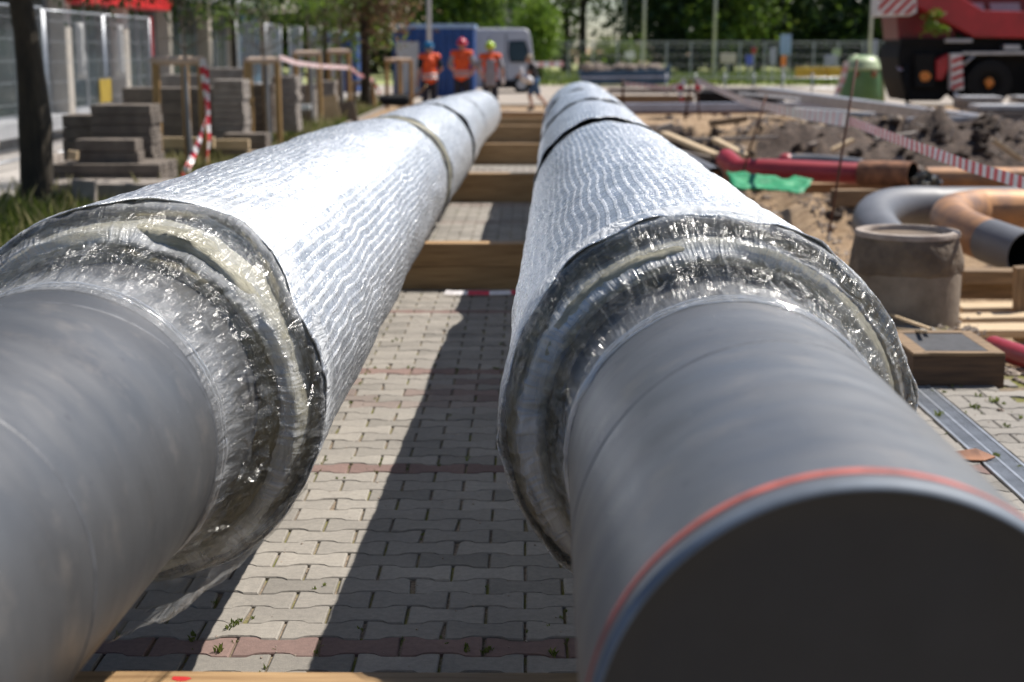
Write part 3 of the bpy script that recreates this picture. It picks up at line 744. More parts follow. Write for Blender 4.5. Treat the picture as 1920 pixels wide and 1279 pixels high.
# gravel and broken mortar at the ragged paving edge
mb = MB(); rnd = random.Random(5)
for i in range(1500):
    y = 5+rnd.random()**1.2*14; x = 2.56+abs(rnd.gauss(0, .13)); s = rnd.uniform(.004, .022)*(1 if rnd.random() < .95 else 2.2)
    if rnd.random() < .15: x = rnd.uniform(2.1, 2.5); s *= .4
    mb.ell((x, y, max(zg(y)-.005, soil_h(x, y)) if x > 2.52 else zg(y)), (s, s*rnd.uniform(.7, 1.3), s*.6), 6, 4, jit=.5)
tag(mb.build('gravel', M['rubble'], smooth=False), 'loose gravel and mortar crumbs along the broken paving edge', 'gravel', kind='stuff')
# crumbs on the paving between the pipes
mb = MB()
for i in range(420):
    x = rnd.uniform(-1.2, .6); y = rnd.uniform(3.9, 9.5); s = rnd.uniform(.0015, .005)
    if i > 260: x = rnd.gauss(-.25, .22); y = rnd.gauss(7.75, .12)
    mb.ell((x, y, zg(y)+s*.3), (s, s*1.3, s*.6), 5, 3, jit=.4)
tag(mb.build('grit', M['rubble']), 'small dark crumbs of dirt scattered over the paving', 'grit', kind='stuff')
# weeds growing in the joints
mb = MB()
def tuft(x, y, s, n, spread=.5):
    for i in range(n):
        a = rnd.uniform(0, 2*pi); l = s*rnd.uniform(.5, 1.1); w = s*.10; le = rnd.uniform(.2, 1)*spread
        d = Vector((cos(a), sin(a), 0)); q = Vector((-sin(a), cos(a), 0))*w; b = Vector((x+rnd.gauss(0, s*.15), y+rnd.gauss(0, s*.15), zg(y)-.006))
        m = b+d*l*le*.5+Vector((0,0,l*.55)); e = b+d*l*le*1.2+Vector((0,0,l*.75))
        mb.add([b-q*.3, b+q*.3, m+q, e, m-q], [(0,1,2,3,4)])
spots = [(645,897),(700,700),(725,690),(1000-70,690),(365,1205),(430,1215),(470,1160),(600,1100),(433,1172),(1745,778),(1720,785),(1820,765),(1830,710),(1845,742),(1865,755),(1790,725),(1775,700),(1905,780),(1880,760),(1715,690),(1730,695),(1865,985),(1890,800),(1760,735),(1850,855),(735,640),(770,690),(1000,1180),(910,1215),(880,1220),(1020,1225)]
for (px, py) in spots:
    p = onG(px, py); s = rnd.uniform(.018, .034)*(1.4 if px > 1600 else 1)
    for q in range(2): tuft(p.x+rnd.gauss(0, .02), p.y+rnd.gauss(0, .02), s, 9)
for i in range(1000):
    k = rnd.randint(34, int(24/d_)); yb = PY0+k*d_; x = rnd.uniform(-3, 2.5)
    if i < 230: yb = y_red+rnd.choice((-.5, .5))*d_+rnd.choice((0, 15, 15, 30))*d_
    if i > 860: x = rnd.choice((1.885, 2.095, 2.3, 2.2))
    off = (k % 2)*w_/2+PX0; xj = off+round((x-off)/w_)*w_ if i <= 860 else x
    tuft(xj+rnd.gauss(0, .006), yb+rnd.uniform(0, d_), rnd.uniform(.008, .024), 6)
tag(mb.build('weeds', M['weed']), 'small green weeds sprouting from the joints of the paving', 'weeds', kind='stuff')
# ---------------- timbers carrying the pipes
def beam(xa, xb, y, z0, hh, dd, label, m='timber', rot=0, group='timber beams carrying the pipes'):
    mb = MB(); c = ((xa+xb)/2, 0, hh/2)
    nx_ = 12; vs = []; L_ = xb-xa
    for i in range(nx_+1):
        x = -L_/2+L_*i/nx_; j = .003*N(x*3+y, y, z0)
        for (yy, zz) in ((-dd/2, 0), (dd/2, 0), (dd/2, hh), (-dd/2, hh)):
            vs.append((x, yy+j+.002*N(x*9, yy*30, zz*30+y), zz+(.002*N(x*7+y, zz*9, yy))))
    fs = [(i*4+k, i*4+(k+1) % 4, (i+1)*4+(k+1) % 4, (i+1)*4+k) for i in range(nx_) for k in range(4)]
    fs = [f[::-1] for f in fs]+[(0,1,2,3), tuple(nx_*4+k for k in (3,2,1,0))]
    mb.add(vs, fs)
    o = mb.build('timber_beam', M[m], bevel=.006); o.location = ((xa+xb)/2, y, z0); o.rotation_euler = (0, 0, rot)
    return tag(o, label, 'beam', group)
names = ['second', 'third', 'fourth', 'fifth', 'sixth', 'farthest']
p0 = atZ(500, 1258, .335)
beam(-1.75, 1.15, p0.y-.075, .17, .165, .15, 'pale upper timber under the pipe ends at the bottom edge of the picture')
beam(-1.75, 1.15, p0.y-.08, .0, .168, .16, 'lower timber under the pipe ends at the bottom edge of the picture')
mb = MB(); c_ = atZ(338, 1273, .3355); mb.ell((c_.x, c_.y, .3362), (.022, .012, .0006), 14, 4, jit=.5)
o_ = mb.build('paint_mark', M['red_paint']); o_.parent = [o for o in C.objects if o.name == 'timber_beam'][0]; o_.location = -Vector(o_.parent.location)
for i, (py, nb_) in enumerate(((543, 2), (379, 2), (309, 2), (268, 2), (240, 1), (226, 1))):
    p = onG(870, py); y = p.y+.08; z = zg(y); hb = .165 if nb_ == 2 else .2
    if i == 4: hb = .22
    for k in range(nb_):
        beam(-1.7+.1*N(i*3.3, k), 1.35+.12*N(i*2.1, k+5), y+.01*N(i, k*3), z+k*(hb+.002), hb, .155,
             f'{"upper" if k else ("lower" if nb_ == 2 else "single")} timber of the {names[i]} support under the pipes from the front', rot=.01*N(i*1.7, 3))
# tape lying along the foot of the second support
def tape(pts, w, label, stripe=.12, up=(0,0,1), twist=None, ratio=0, pink=False, cat='barrier tape', name='barrier_tape', sag=0, group=None, parent=None):
    P_ = []; pts = [Vector(p) for p in pts]
    for a, b in zip(pts, pts[1:]):
        n = max(2, int((b-a).length/stripe*3))
        for i in range(n):
            t_ = i/n; q = a.lerp(b, t_); q.z -= sag*4*t_*(1-t_)*(b-a).length; P_.append(q)
    P_.append(pts[-1]); mb = MB(); vs = []; acc = 0; ac = []
    for i, q in enumerate(P_):
        if i: acc += (q-P_[i-1]).length
        ac.append(acc); tg = (P_[min(i+1, len(P_)-1)]-P_[max(0, i-1)]).normalized()
        u = Vector(up); u = (u-tg*u.dot(tg)).normalized(); tw = (twist or 0)*acc+.25*N(acc*2, pts[0].x)
        s = tg.cross(u); u = u*cos(tw)+s*sin(tw)
        vs += [q-u*w/2, q+u*w/2]
    for i in range(len(P_)-1):
        mb.add([vs[2*i], vs[2*i+1], vs[2*i+3], vs[2*i+2]], [(0,1,2,3)], (int(ac[i]/stripe) % 2) if not ratio else (1 if int(ac[i]/stripe) % ratio == 0 else 0))
    # slanted stripes: shear the upper edge
    o = mb.build(name, [M['tape_white'], M['tape_pink' if pink else 'tape_red']], parent)
    so = o.modifiers.new('t', 'SOLIDIFY'); so.thickness = .0006
    if parent is None: tag(o, label, cat, group)
    return o
a = atZ(850, 549, .012); b = atZ(985, 548, .012)
tape([a+Vector((-.06,.03,0)), a, (a+b)/2+Vector((0,-.02,0)), b], .05, 'red and white barrier tape lying at the foot of the second timber support', .14, up=(0,1,.5))
# ================================================================== left side
rnd = random.Random(21)
# pavement left, by the building
def sheet(name, x0, x1, y0, y1, z, m, nx=2, ny=20, kind='structure', follow=True):
    mb = MB(); X = frange(x0, x1, nx); Y = frange(y0, y1, ny)
    vs = [(x, y, (zg(y) if follow else 0)+z) for y in Y for x in X]; n = len(X)
    mb.add(vs, [(j*n+i, j*n+i+1, (j+1)*n+i+1, (j+1)*n+i) for j in range(len(Y)-1) for i in range(nx)])
    o = mb.build(name, m); o['kind'] = kind; return o
M['slab'] = mat('slab', (.42,.39,.36), .9, 0, vs=1.5, var=.2, bs=30)
M['turf'] = mat('turf', (.10,.12,.035), .95, 0, vs=3, col2=(.05,.045,.02), bs=20)
sheet('pavement', -9.2, -6.0, 5, 90, -.004, M['slab'], 2, 60)
sheet('turf_strip', -6.0, -4.03, 5, 60, -.012, M['turf'], 2, 50)
mb = MB()
for i in range(54):
    y = 5+i*1.0; mb.box((-4.0, y, zg(y)+.005), (.06, .985, .10))
struct(mb.build('kerb', M['block'], bevel=.006))
def blades(x0, x1, y0, y1, n, h, label, m, dens=None, fall=0):
    mb = MB()
    for i in range(n):
        x = rnd.uniform(x0, x1); y = y0+(y1-y0)*rnd.random()**1.4
        cl = N(x*1.7, y*1.1, 2)
        if cl < -.25 and rnd.random() < .8: continue
        l = h*rnd.uniform(.4, 1.2)*(1+.8*cl); a = rnd.uniform(0, 2*pi); w = .006+.00018*y; k = rnd.uniform(.05, .55)*l
        b = Vector((x, y, zg(y)-.02)); dd = Vector((cos(a), sin(a), 0)); q = Vector((-sin(a), cos(a), 0))*w
        mb.add([b-q, b+q, b+dd*k*.4+Vector((0,0,l*.6))+q*.7, b+dd*k+Vector((0,0,l)), b+dd*k*.4+Vector((0,0,l*.6))-q*.7], [(0,1,2,3,4)])
    return tag(mb.build('grass', m), label, 'grass', kind='stuff')
blades(-5.9, -4.06, 8, 46, 24000, .18, 'long unmown green grass in the strip left of the pipes', M['grass'])
blades(-5.9, -4.06, 9, 46, 9000, .28, 'dry pale grass stalks among the green strip', M['grass_dry'])
blades(-6.3, -4.1, 9.5, 15, 5000, .30, 'dense dark grass round the foot of the nearest tree', M['weed'])
# ---------------- trees
def crown_mb(mb, c, rad, n, size, clumps=26, hollow=.35, mi=0, droop=0, seed=0, mi2=None):
    r = random.Random(seed); cs = []
    for i in range(clumps):
        while True:
            p = Vector((r.uniform(-1,1), r.uniform(-1,1), r.uniform(-1,1)))
            if hollow < p.length < 1: break
        cs.append((p, r.uniform(.16, .34)))
    for i in range(n):
        p, s = cs[r.randrange(clumps)]
        q = Vector((r.gauss(0, s), r.gauss(0, s), r.gauss(0, s*.8)))+p
        P = Vector((c[0]+q.x*rad[0], c[1]+q.y*rad[1], c[2]+q.z*rad[2]))
        if P.z < .25+zg(P.y): continue
        a = Vector((r.gauss(0,1), r.gauss(0,1), r.gauss(0,1)-droop)).normalized(); b = a.cross(Vector((r.gauss(0,1), r.gauss(0,1), r.gauss(0,1)))).normalized()
        sz = size*r.uniform(.6, 1.3)
        m_ = mi if (mi2 is None or r.random() < .7) else mi2
        mb.add([P-a*sz, P+b*sz*.42, P+a*sz, P-b*sz*.42], [(0,1,2,3)], m_)
def tree(name, loc, h, r0, crown, label, leaf, bark='bark', n=5000, size=.1, group=None, clumps=26, limbs=5, seed=1, lean=.0, bend=.04, hollow=.35, leaf2=None, bulge=0):
    x, y = loc; z = zg(y)-.03
    t_ = thing(name, (x, y, z), label, 'tree', group)
    mb = MB(); r = random.Random(seed); pts = []; rr = []
    for i in range(17):
        u = i/16; pts.append((x+lean*u*h+bend*r0*8*N(u*3, seed)*min(1, u*3), y+bend*r0*8*N(u*3, seed+9)*min(1, u*3), z+u*h*.75))
        rr.append(r0*(1.0-.62*u)*(1+.35*exp(-u*h*.75/.25))*(1+(bulge*exp(-((u*h*.75-.95)/.35)**2))+.05*N(u*14, seed)))
    mb.tube(pts, rr, 16)
    for i in range(limbs):
        k = 7+int(i*9/limbs); a = 2.4*i+seed; b = Vector(pts[k]); L_ = crown[1][0]*.75
        c1 = b+Vector((cos(a)*L_*.45, sin(a)*L_*.45, h*.10)); c2 = c1+Vector((cos(a+.3)*L_*.5, sin(a+.3)*L_*.5, h*.09))
        mb.tube([b, c1, c2], [rr[k]*.5, rr[k]*.3, rr[k]*.12], 7)
        mb.tube([c1, c1+Vector((cos(a-.9)*L_*.4, sin(a-.9)*L_*.4, h*.05))], [rr[k]*.25, rr[k]*.08], 6)
    mb.build('trunk', M[bark], t_, smooth=True)
    mb = MB(); cc, cr = crown
    crown_mb(mb, (x+cc[0], y+cc[1], z+cc[2]), cr, n, size, clumps, hollow, seed=seed, mi2=1 if leaf2 else None)
    mb.build('crown', [M[leaf]]+([M[leaf2]] if leaf2 else []), t_)
    return t_
b1 = onG(72, 402)
tree('street_tree', (b1.x, b1.y), 7, .165, ((.2, .3, 4.9), (3.0, 3.0, 1.9)), 'thick dark tree trunk standing nearest, at the left edge beside the paver stacks', 'leaf_dark', n=9000, size=.09, clumps=60, seed=3, bulge=.22, bend=.12)
# staked young trees
def stake_frame(px0, px1, y, label, hgt=1.62, tape_=False, thick=None):
    pa = atY(px0, 105, y); pb = atY(px1, 105, y); w = (pb.x-pa.x); cx = (pa.x+pb.x)/2; z = zg(y)-.03
    t_ = thing('tree_stake_frame', (cx, y, z), label, 'tree support', 'timber frames round the young trees')
    top = z+hgt
    cor = [(-w/2, -w*.30), (w/2*.96, -w*.22), (-w*.04, w*.5), ]
    for i, (dx, dy) in enumerate(cor):
        mb = MB(); rr = .058 if (thick is None or i != thick) else .085
        mb.tube([(cx+dx*1.02, y+dy, z), (cx+dx, y+dy, top)], rr, 12)
        mb.build('stake', M['stake'], t_, smooth=True, auto=40)
    for i in range(3):
        a = cor[i]; b = cor[(i+1) % 3]; mb = MB(); A = Vector((cx+a[0], y+a[1], top+.03)); B = Vector((cx+b[0], y+b[1], top+.03+.002*i)); d = (B-A).normalized()*.045
        mb.tube([A-d, B+d], .058, 12); mb.build('rail', M['stake_light'], t_, smooth=True, auto=40)
    mb = MB(); mb.tube([(cx+w*.16, y-w*.12, z), (cx+w*.13, y-w*.12, z+hgt*.5), (cx+w*.10, y-w*.1, top-.04)], .03, 12)
    mb.build('watering_pipe', M['plastic_grey'], t_, smooth=True, auto=40)
    return cx, y, z, top, w
def young_tree(cx, y, z, label, seed, cz=2.9, r=(.9,.9,.95), n=2600, leaf='leaf_dark', size=.055):
    t_ = thing('young_tree', (cx, y, z), label, 'tree', 'young staked street trees')
    mb = MB(); pts = [(cx+.03*N(i*.7, seed), y+.03*N(i*.7, seed+4), z+i*.3) for i in range(12)]
    mb.tube(pts, [.032-.0022*i for i in range(12)], 10)
    for i in range(9):
        a = i*2.4; b = Vector(pts[6+i//2]); mb.tube([b, b+Vector((cos(a)*.35, sin(a)*.35, .18)), b+Vector((cos(a)*.7, sin(a)*.7, .12))], [.012, .008, .003], 6)
    mb.build('trunk', M['bark_pale'], t_, smooth=True)
    mb = MB(); crown_mb(mb, (cx, y, z+cz), r, n, size, 22, .2, droop=1, seed=seed); mb.build('crown', M[leaf], t_)
f1 = stake_frame(297, 382, 21.0, 'nearest timber tree frame, with red and white tape hanging from its right corner')
young_tree(f1[0]+.03, 21.05, f1[2], 'leafy young tree tied inside the nearest timber frame', 5, cz=2.98, r=(1.3,.9,.85), n=5200)
f2 = stake_frame(467, 522, 27.5, 'timber tree frame standing second from the front, its left stake thicker than the rest', thick=0)
young_tree(f2[0], 27.5, f2[2], 'young tree with a few low leaves inside the second timber frame', 6, cz=3.0, r=(.8,.8,.7), n=600, leaf='leaf_mid')
f3 = stake_frame(556, 600, 33.0, 'thin timber tree frame third from the front, tape running along its top')
young_tree(f3[0], 33, f3[2], 'slim young tree inside the third timber frame', 8, cz=3.1, r=(.7,.7,.6), n=400, leaf='leaf_bright')
f4 = stake_frame(618, 655, 38.0, 'small timber tree frame fourth from the front, tape knotted on its corner')
young_tree(f4[0], 38, f4[2], 'small bright-leaved tree inside the fourth timber frame', 9, cz=3.2, r=(.9,.9,.6), n=700, leaf='leaf_mid')
f5 = stake_frame(726, 772, 44.0, 'short timber tree frame in front of the dark blue container, nearest the workers', hgt=1.35)
f6 = stake_frame(664, 700, 42.0, 'low timber frame with pale rails at the foot of the brownish tree', hgt=.75)
# hanging tape of the first frame
A = Vector((f1[0]+f1[4]/2*.96+.02, f1[1]-f1[4]*.22-.06, f1[3]+.06))
B = Vector(atY(388, 215, A.y-.05)); Cc = Vector(atY(335, 345, A.y-1.2)); D = Vector(atY(388, 330, A.y-.3))
tape([A, Vector(atY(381, 150, A.y-.02)), B, Vector(atY(372, 270, A.y-.5)), Vector(atY(345, 330, A.y-1.0)), Vector(atY(318, 352, A.y-1.2))], .085, 'red and white tape trailing from the nearest timber frame down to the grass', .10, up=(1,0,0), twist=1.5, group='tapes on the timber frames')
tape([A+Vector((.01,.01,-.01)), Vector(atY(386, 130, A.y+.02)), Vector(atY(388, 190, A.y)), Vector(atY(393, 260, A.y)), Vector(atY(384, 335, A.y))], .085, 'red and white tape hanging straight down the right stake of the nearest timber frame', .11, up=(1,0,0), twist=-1.2, group='tapes on the timber frames')
tape([Vector(atY(524, 107, 27.4)), Vector(atY(555, 118, 29.5)), Vector(atY(600, 124, 32.8)), Vector(atY(655, 127, 37.9))], .09, 'pinkish tape strung between the tops of the second and fourth timber frames', .12, pink=True, group='tapes on the timber frames')
tape([Vector(atY(656, 125, 38)), Vector(atY(672, 140, 40)), Vector(atY(700, 150, 43.6)), Vector(atY(712, 175, 43.8))], .09, 'drooping tape from the fourth frame towards the brownish tree', .14, group='tapes on the timber frames')
# second mature tree, with brownish crown
b2 = onG(686, 208)
tree('street_tree', (b2.x, b2.y), 8, .15, ((.25, 0, 4.3), (1.35, 1.8, 2.4)), 'brownish tree standing in the strip between the timber frames and the blue container', 'leaf_brown', n=5500, size=.10, clumps=60, seed=12, leaf2='leaf_olive', hollow=.1)
tree('street_tree', (b2.x-1.6, b2.y+4), 8, .09, ((0, 0, 3.6), (1.8, 1.8, 2.2)), 'slender yellow-green tree behind the brownish one', 'leaf_olive', n=5000, size=.09, clumps=40, seed=14, leaf2='leaf_bright')
tree('street_tree', (b2.x-3.4, b2.y-1), 7, .08, ((0, 0, 4.2), (1.9, 1.9, 2.0)), 'bright green tree above the far end of the mesh fence', 'leaf_bright', n=5000, size=.08, clumps=40, seed=15, leaf2='leaf_mid')
# ---------------- stacks of kerb stones and pavers
def stack(px0, px1, pyt, pyb, y, nl, label, dep=.5, m='block_dark', name='kerb_stack', endm=None, jag=.06, cols=1):
    a = atY(px0, pyb, y); b = atY(px1, pyt, y); x0, x1, z1 = a.x, b.x, b.z
    z0 = zg(y)-.03 if pyb is None else a.z
    t_ = thing(name, ((x0+x1)/2, y+dep/2, z0), label, 'stack', 'stacks of kerb stones and pavers')
    hh = (z1-z0)/nl
    for i in range(nl):
        mb = MB(); j = jag*N(i*1.9, px0*.01); j2 = jag*N(i*2.3, px0*.01+7)
        per = max(1, int((dep)/.09))
        for q in range(per):
            yy = y+dep*(q+.5)/per
            mb.box(((x0+x1)/2+j*.4, yy+.02*N(i*1.3, q), z0+hh*(i+.5)), (x1-x0-abs(j2)-.05*abs(N(i*2.2, q*1.7, px0)), dep/per-.006, hh-.006), RZ(.03*N(i*3.1, q*.9, px1)))
        mb.build('stone_layer', M[m], t_, bevel=.008)
    return t_
# nearest group behind the thick trunk
stack(95, 300, 308, 345, 17.2, 2, 'long dark kerb stones lying flat, lowest step behind the thick trunk', .9)
stack(60, 322, 345, 385, 16.4, 1, 'wide low row of kerb slabs in front of the stepped stacks', .7, m='block')
stack(140, 257, 262, 308, 17.4, 2, 'two dark kerb stones topping the front step, beside a pale offcut', .35)
stack(118, 180, 216, 308, 18.6, 4, 'brownish kerb stack directly right of the thick trunk', .5)
stack(172, 284, 197, 308, 18.3, 6, 'tall dark kerb stone stack with a pale right end, before the mesh fence', .55)
stack(233, 420, 165, 290, 24.0, 5, 'long dark stack of kerb stones seen through the nearest timber frame', .6)
stack(400, 456, 150, 262, 23.2, 9, 'pale grey jagged stack of pavers left of the second timber frame', .6, m='block', jag=.09)
stack(418, 500, 251, 292, 22.6, 2, 'low dark block stack at the grass edge before the second timber frame', .45)
stack(458, 512, 158, 250, 27.9, 6, 'dark stack of stones enclosed by the second timber frame', .5)
stack(508, 556, 143, 248, 28.6, 9, 'pale jagged paver stack right of the second timber frame', .6, m='block', jag=.09)
stack(560, 590, 158, 232, 33.6, 6, 'small stone stack standing inside the third timber frame', .5, m='block')
stack(592, 628, 152, 222, 36.0, 7, 'grey paver stack between the third and fourth timber frames', .6, m='block', jag=.08)
stack(300, 372, 140, 165, 27.0, 3, 'small heap of pavers on top of the long wall of stone, far left', .5, m='block', jag=.08)
stack(390, 458, 128, 160, 30.0, 3, 'pale broken pavers piled behind the jagged stack', .6, m='block', jag=.12)
# timber offcuts
def plank(px0, py0, px1, py1, y, dep, label, m='wood_pale', tilt=0, name='timber_offcut', bev=.005):
    a = atY(px0, py1, y); b = atY(px1, py0, y); mb = MB(); w, h = b.x-a.x, b.z-a.z
    mb.box((0,0,0), (w, dep, h)); o = mb.build(name, M[m], bevel=bev); o.location = ((a.x+b.x)/2, y+dep/2, (a.z+b.z)/2); o.rotation_euler = (0, tilt, 0)
    return tag(o, label, 'timber')
plank(136, 338, 176, 392, 15.9, .10, 'pale block of timber standing on end right of the thick trunk', 'block', .06)
plank(127, 283, 143, 300, 17.1, .10, 'little pale wedge of wood on the kerb stones beside the trunk', 'wood_pale', .15)
plank(292, 258, 400, 278, 22.2, .12, 'pale squared timber lying on the grass behind the nearest timber frame')
plank(404, 262, 466, 280, 22.0, .12, 'short pale squared timber lying right of the nearest timber frame')
plank(462, 284, 480, 299, 21.4, .2, 'small pale cut end of timber at the grass edge')
plank(603, 180, 636, 238, 34.2, .03, 'pale plywood sheet leaning in the grass beyond the timber frames', 'wood_pale', -.20, 'plywood_sheet')
plank(636, 190, 668, 234, 35.2, .08, 'dark slab leaning beside the pale plywood sheet', 'block_dark', -.18, 'stone_slab')
plank(553, 196, 582, 206, 32.2, .12, 'white board lying across the third timber frame foot', 'white_paint')
# ---------------- mesh fences
def fence_panel(x, y, L_, hh, ang, label, first=None, nw=34):
    if first: return dup(first, (x, y, zg(y)), ang, label)
    t_ = thing('mesh_fence', (x, y, zg(y)), label, 'fence panel', 'mesh fence panels on the left')
    mb = MB(); r = .021; z0 = .12
    for q in ((0,), (L_,)):
        mb.tube([(x, y+q[0], zg(y)+.02), (x, y+q[0], zg(y)+hh)], r, 8)
    mb.tube([(x, y, zg(y)+z0), (x, y+L_, zg(y)+z0)], r, 8); mb.tube([(x, y, zg(y)+hh), (x, y+L_, zg(y)+hh)], r, 8)
    mb.build('fence_frame', M['galv'], t_, smooth=True)
    mb = MB()
    for i in range(nw):
        yy = y+L_*(i+.5)/nw; mb.tube([(x+.004, yy, zg(y)+z0), (x+.004, yy, zg(y)+hh)], .0048, 4, cap=False)
    for i in range(7):
        zz = zg(y)+z0+(hh-z0)*(i+.5)/7; mb.tube([(x-.003, y, zz), (x-.003, y+L_, zz)], .0048, 4, cap=False)
    mb.build('fence_mesh', M['galv'], t_)
    mb = MB(); mb.box((x, y-.05, zg(y)+.07), (.25, .6, .14)); mb.build('foot_block', M['block'], t_, bevel=.02)
    return t_
fp = fence_panel(-7.7, 17.5, 3.4, 2.42, 0, 'mesh fence panel crossing behind the thick trunk')
for i, (x, y, l) in enumerate([(-7.7, 21, 'mesh fence panel just right of the thick trunk'), (-7.7, 24.5, 'mesh fence panel behind the tall dark kerb stack'), (-7.7, 28, 'mesh fence panel ending at the red post')]):
    fence_panel(x, y, 0, 0, 0, l, fp)
fence_panel(-7.9, 14, 0, 0, 0, 'mesh fence panel at the left edge of the picture', fp)
for i in range(7):
    fence_panel(-7.9-.25*i*.3, 42+i*5.2, 0, 0, .02, f'{["nearest","second","third","fourth","fifth","sixth","last"][i]} mesh panel of the far fence run past the glass corner', fp)
mb = MB(); mb.box((-7.72, 31.6, zg(31)+1.2), (.07, .07, 2.4)); tag(mb.build('fence_post', M['red_paint'], bevel=.01), 'slim red post at the end of the near mesh fence', 'post')
M['yellow_dull'] = mat('yellow_dull', (.36,.25,.03), .7, 0, var=.2)
pp = atY(195, 170, 27.6); mb = MB(); mb.box((0,0,0), (.02, .75, .42)); o = mb.build('warning_board', M['yellow_dull'], bevel=.003); o.location = (-7.62, pp.y, pp.z); tag(o, 'plain yellow board fixed low on the mesh fence', 'sign')
for px, l in ((150, 'white cloth roll hanging upright behind the mesh fence, left of the two'), (224, 'white cloth roll hanging upright behind the mesh fence, right of the two')):
    p = atY(px, 95, 26); s_ = 8.35/abs(p.x); p = atY(px, 95, 26*s_); mb = MB()
    mb.tube([(p.x+.03*N(i, px), p.y, p.z+.52-i*.13) for i in range(9)], [.085+.02*N(i*1.3, px) for i in range(9)], 10); tag(mb.build('cloth_roll', M['curtain'], smooth=True), l, 'cloth')
# ---------------- shop building
bx = -9.2
sb = thing('shop_building', (bx-3, 32, 0), 'low shopfront building with dark glazing and cream pillars along the left side', 'building')
Y0, Y1 = 12, 55.0
mb = MB(); mb.box((bx-3.2, (Y0+Y1)/2, 1.9), (5.8, Y1-Y0, 4.2)); mb.build('wall', M['facade_dark'], sb)
mb = MB(); mb.box((bx-.05, (Y0+Y1)/2, 3.35), (.7, Y1-Y0+.5, .9)); mb.build('canopy_fascia', M['sill'], sb, bevel=.05)
mb = MB(); mb.box((bx+.12, 34.5, 2.76), (.5, 8, .46)); mb.build('red_awning', M['red_sign'], sb, bevel=.04)
mb = MB(); mb.box((bx+.25, 53.5, 3.2), (1.6, 3.4, .75)); mb.build('corner_canopy', M['cream'], sb, bevel=.05)
def win(ya, yb, m, z0=.35, z1=2.75):
    fr = MB(); 
    for (a, b, c, d) in ((ya, yb, z0, z0+.06), (ya, yb, z1-.06, z1), (ya, ya+.06, z0, z1), (yb-.06, yb, z0, z1), ((ya+yb)/2-.03, (ya+yb)/2+.03, z0, z1)):
        fr.box((bx-.26, (a+b)/2, (c+d)/2), (.08, b-a, d-c))
    f = fr.build('window', M['galv'], sb)
    g_ = MB(); g_.box((bx-.27, (ya+yb)/2, (z0+z1)/2), (.02, yb-ya-.1, z1-z0-.1)); g_.build('pane', M[m], f)
for i, (ya, yb, m) in enumerate([(12.5,15.5,'glass_green'),(15.8,18.8,'glass_green'),(19.2,22.4,'glass_green'),(22.8,25.8,'glass_dark'),(26.4,30.2,'glass_dark'),(31.0,34.6,'glass_dark'),(35.6,39.0,'glass_dark'),(40,44,'glass_dark'),(45,48.4,'glass_dark'),(49.2,54.6,'glass_blue')]): win(ya, yb, m)
for y in (15.65, 19.0, 22.6, 26.1, 30.6, 35.1, 39.5, 44.5, 48.8, 54.8):
    mb = MB(); w = .42 if 30 < y < 45 else .14
    mb.box((bx-.1, y, 1.6), (.34, w, 3.3)); mb.build('pillar', M['cream'], sb, bevel=.01)
mb = MB(); mb.box((bx-.14, (Y0+Y1)/2, .2), (.4, Y1-Y0, .3)); mb.build('plinth', M['sill'], sb, bevel=.01)
mb = MB(); mb.box((bx-.18, 20, .95), (.05, 10, .09)); mb.build('door_rail', M['white_paint'], sb)
# ================================================================== right side: works and pit
rnd = random.Random(77)
# concrete manhole ring
p = onG(1692, 612); y = p.y+.36; cx = atY(1693, 600, y).x; z = -.03
t_ = thing('manhole_ring', (cx, y, z), 'weathered concrete manhole cone with a chipped neck standing at the paving edge', 'concrete ring')
mb = MB(); mb.lathe([(.342,-.05),(.346,.10),(.345,.30),(.343,.33)], (cx, y, z), 56, jit=.006)
mb.build('body', M['concrete'], t_, smooth=True, auto=45)
mb = MB(); mb.lathe([(.343,.325),(.352,.34),(.350,.40),(.347,.45),(.341,.49),(.332,.52),(.322,.55)], (cx, y, z), 72, jit=.026)
mb.build('shoulder', M['concrete_wet'], t_, smooth=True, auto=45)
mb = MB(); mb.lathe([(.326,.548),(.328,.570),(.320,.582),(.275,.584),(.268,.574),(.268,.545)], (cx, y, z), 56, jit=.006, close=True)
mb.build('neck', M['concrete_lip'], t_, smooth=True, auto=45)
# formwork box with grate top
a = atZ(1708, 722, 0.0); b = atZ(1880, 722, 0.0); z1 = .155
cy = a.y+.28; cx = (a.x+b.x)/2; w = (b.x-a.x)*1.0
t_ = thing('formwork_box', (cx, cy, 0), 'low wooden formwork box with a dark panel on top at the edge of the pit', 'box')
mb = MB()
mb.box((cx, cy-.28, z1/2-.05), (w, .035, z1+.1)); mb.box((cx, cy+.28, z1/2-.05), (w, .035, z1+.1))
mb.box((cx-w/2+.018, cy, z1/2-.05), (.035, .52, z1+.1)); mb.box((cx+w/2-.018, cy, z1/2-.05), (.035, .52, z1+.1))
mb.build('side_board', M['form_dark'], t_, bevel=.004)
mb = MB(); mb.box((cx-w*.42, cy, z1+.008), (.08, .62, .016)); mb.box((cx+w*.42, cy, z1+.008), (.07, .6, .016)); mb.box((cx, cy+.27, z1+.009), (w*.76, .07, .018)); mb.box((cx, cy-.28, z1+.009), (w*.76, .05, .018)); mb.build('top_board', M['timber_dirty'], t_, bevel=.003)
mb = MB(); mb.box((cx, cy-.0, z1+.004), (w*.72, .46, .02)); mb.build('top_panel', M['bitumen'], t_, bevel=.003)
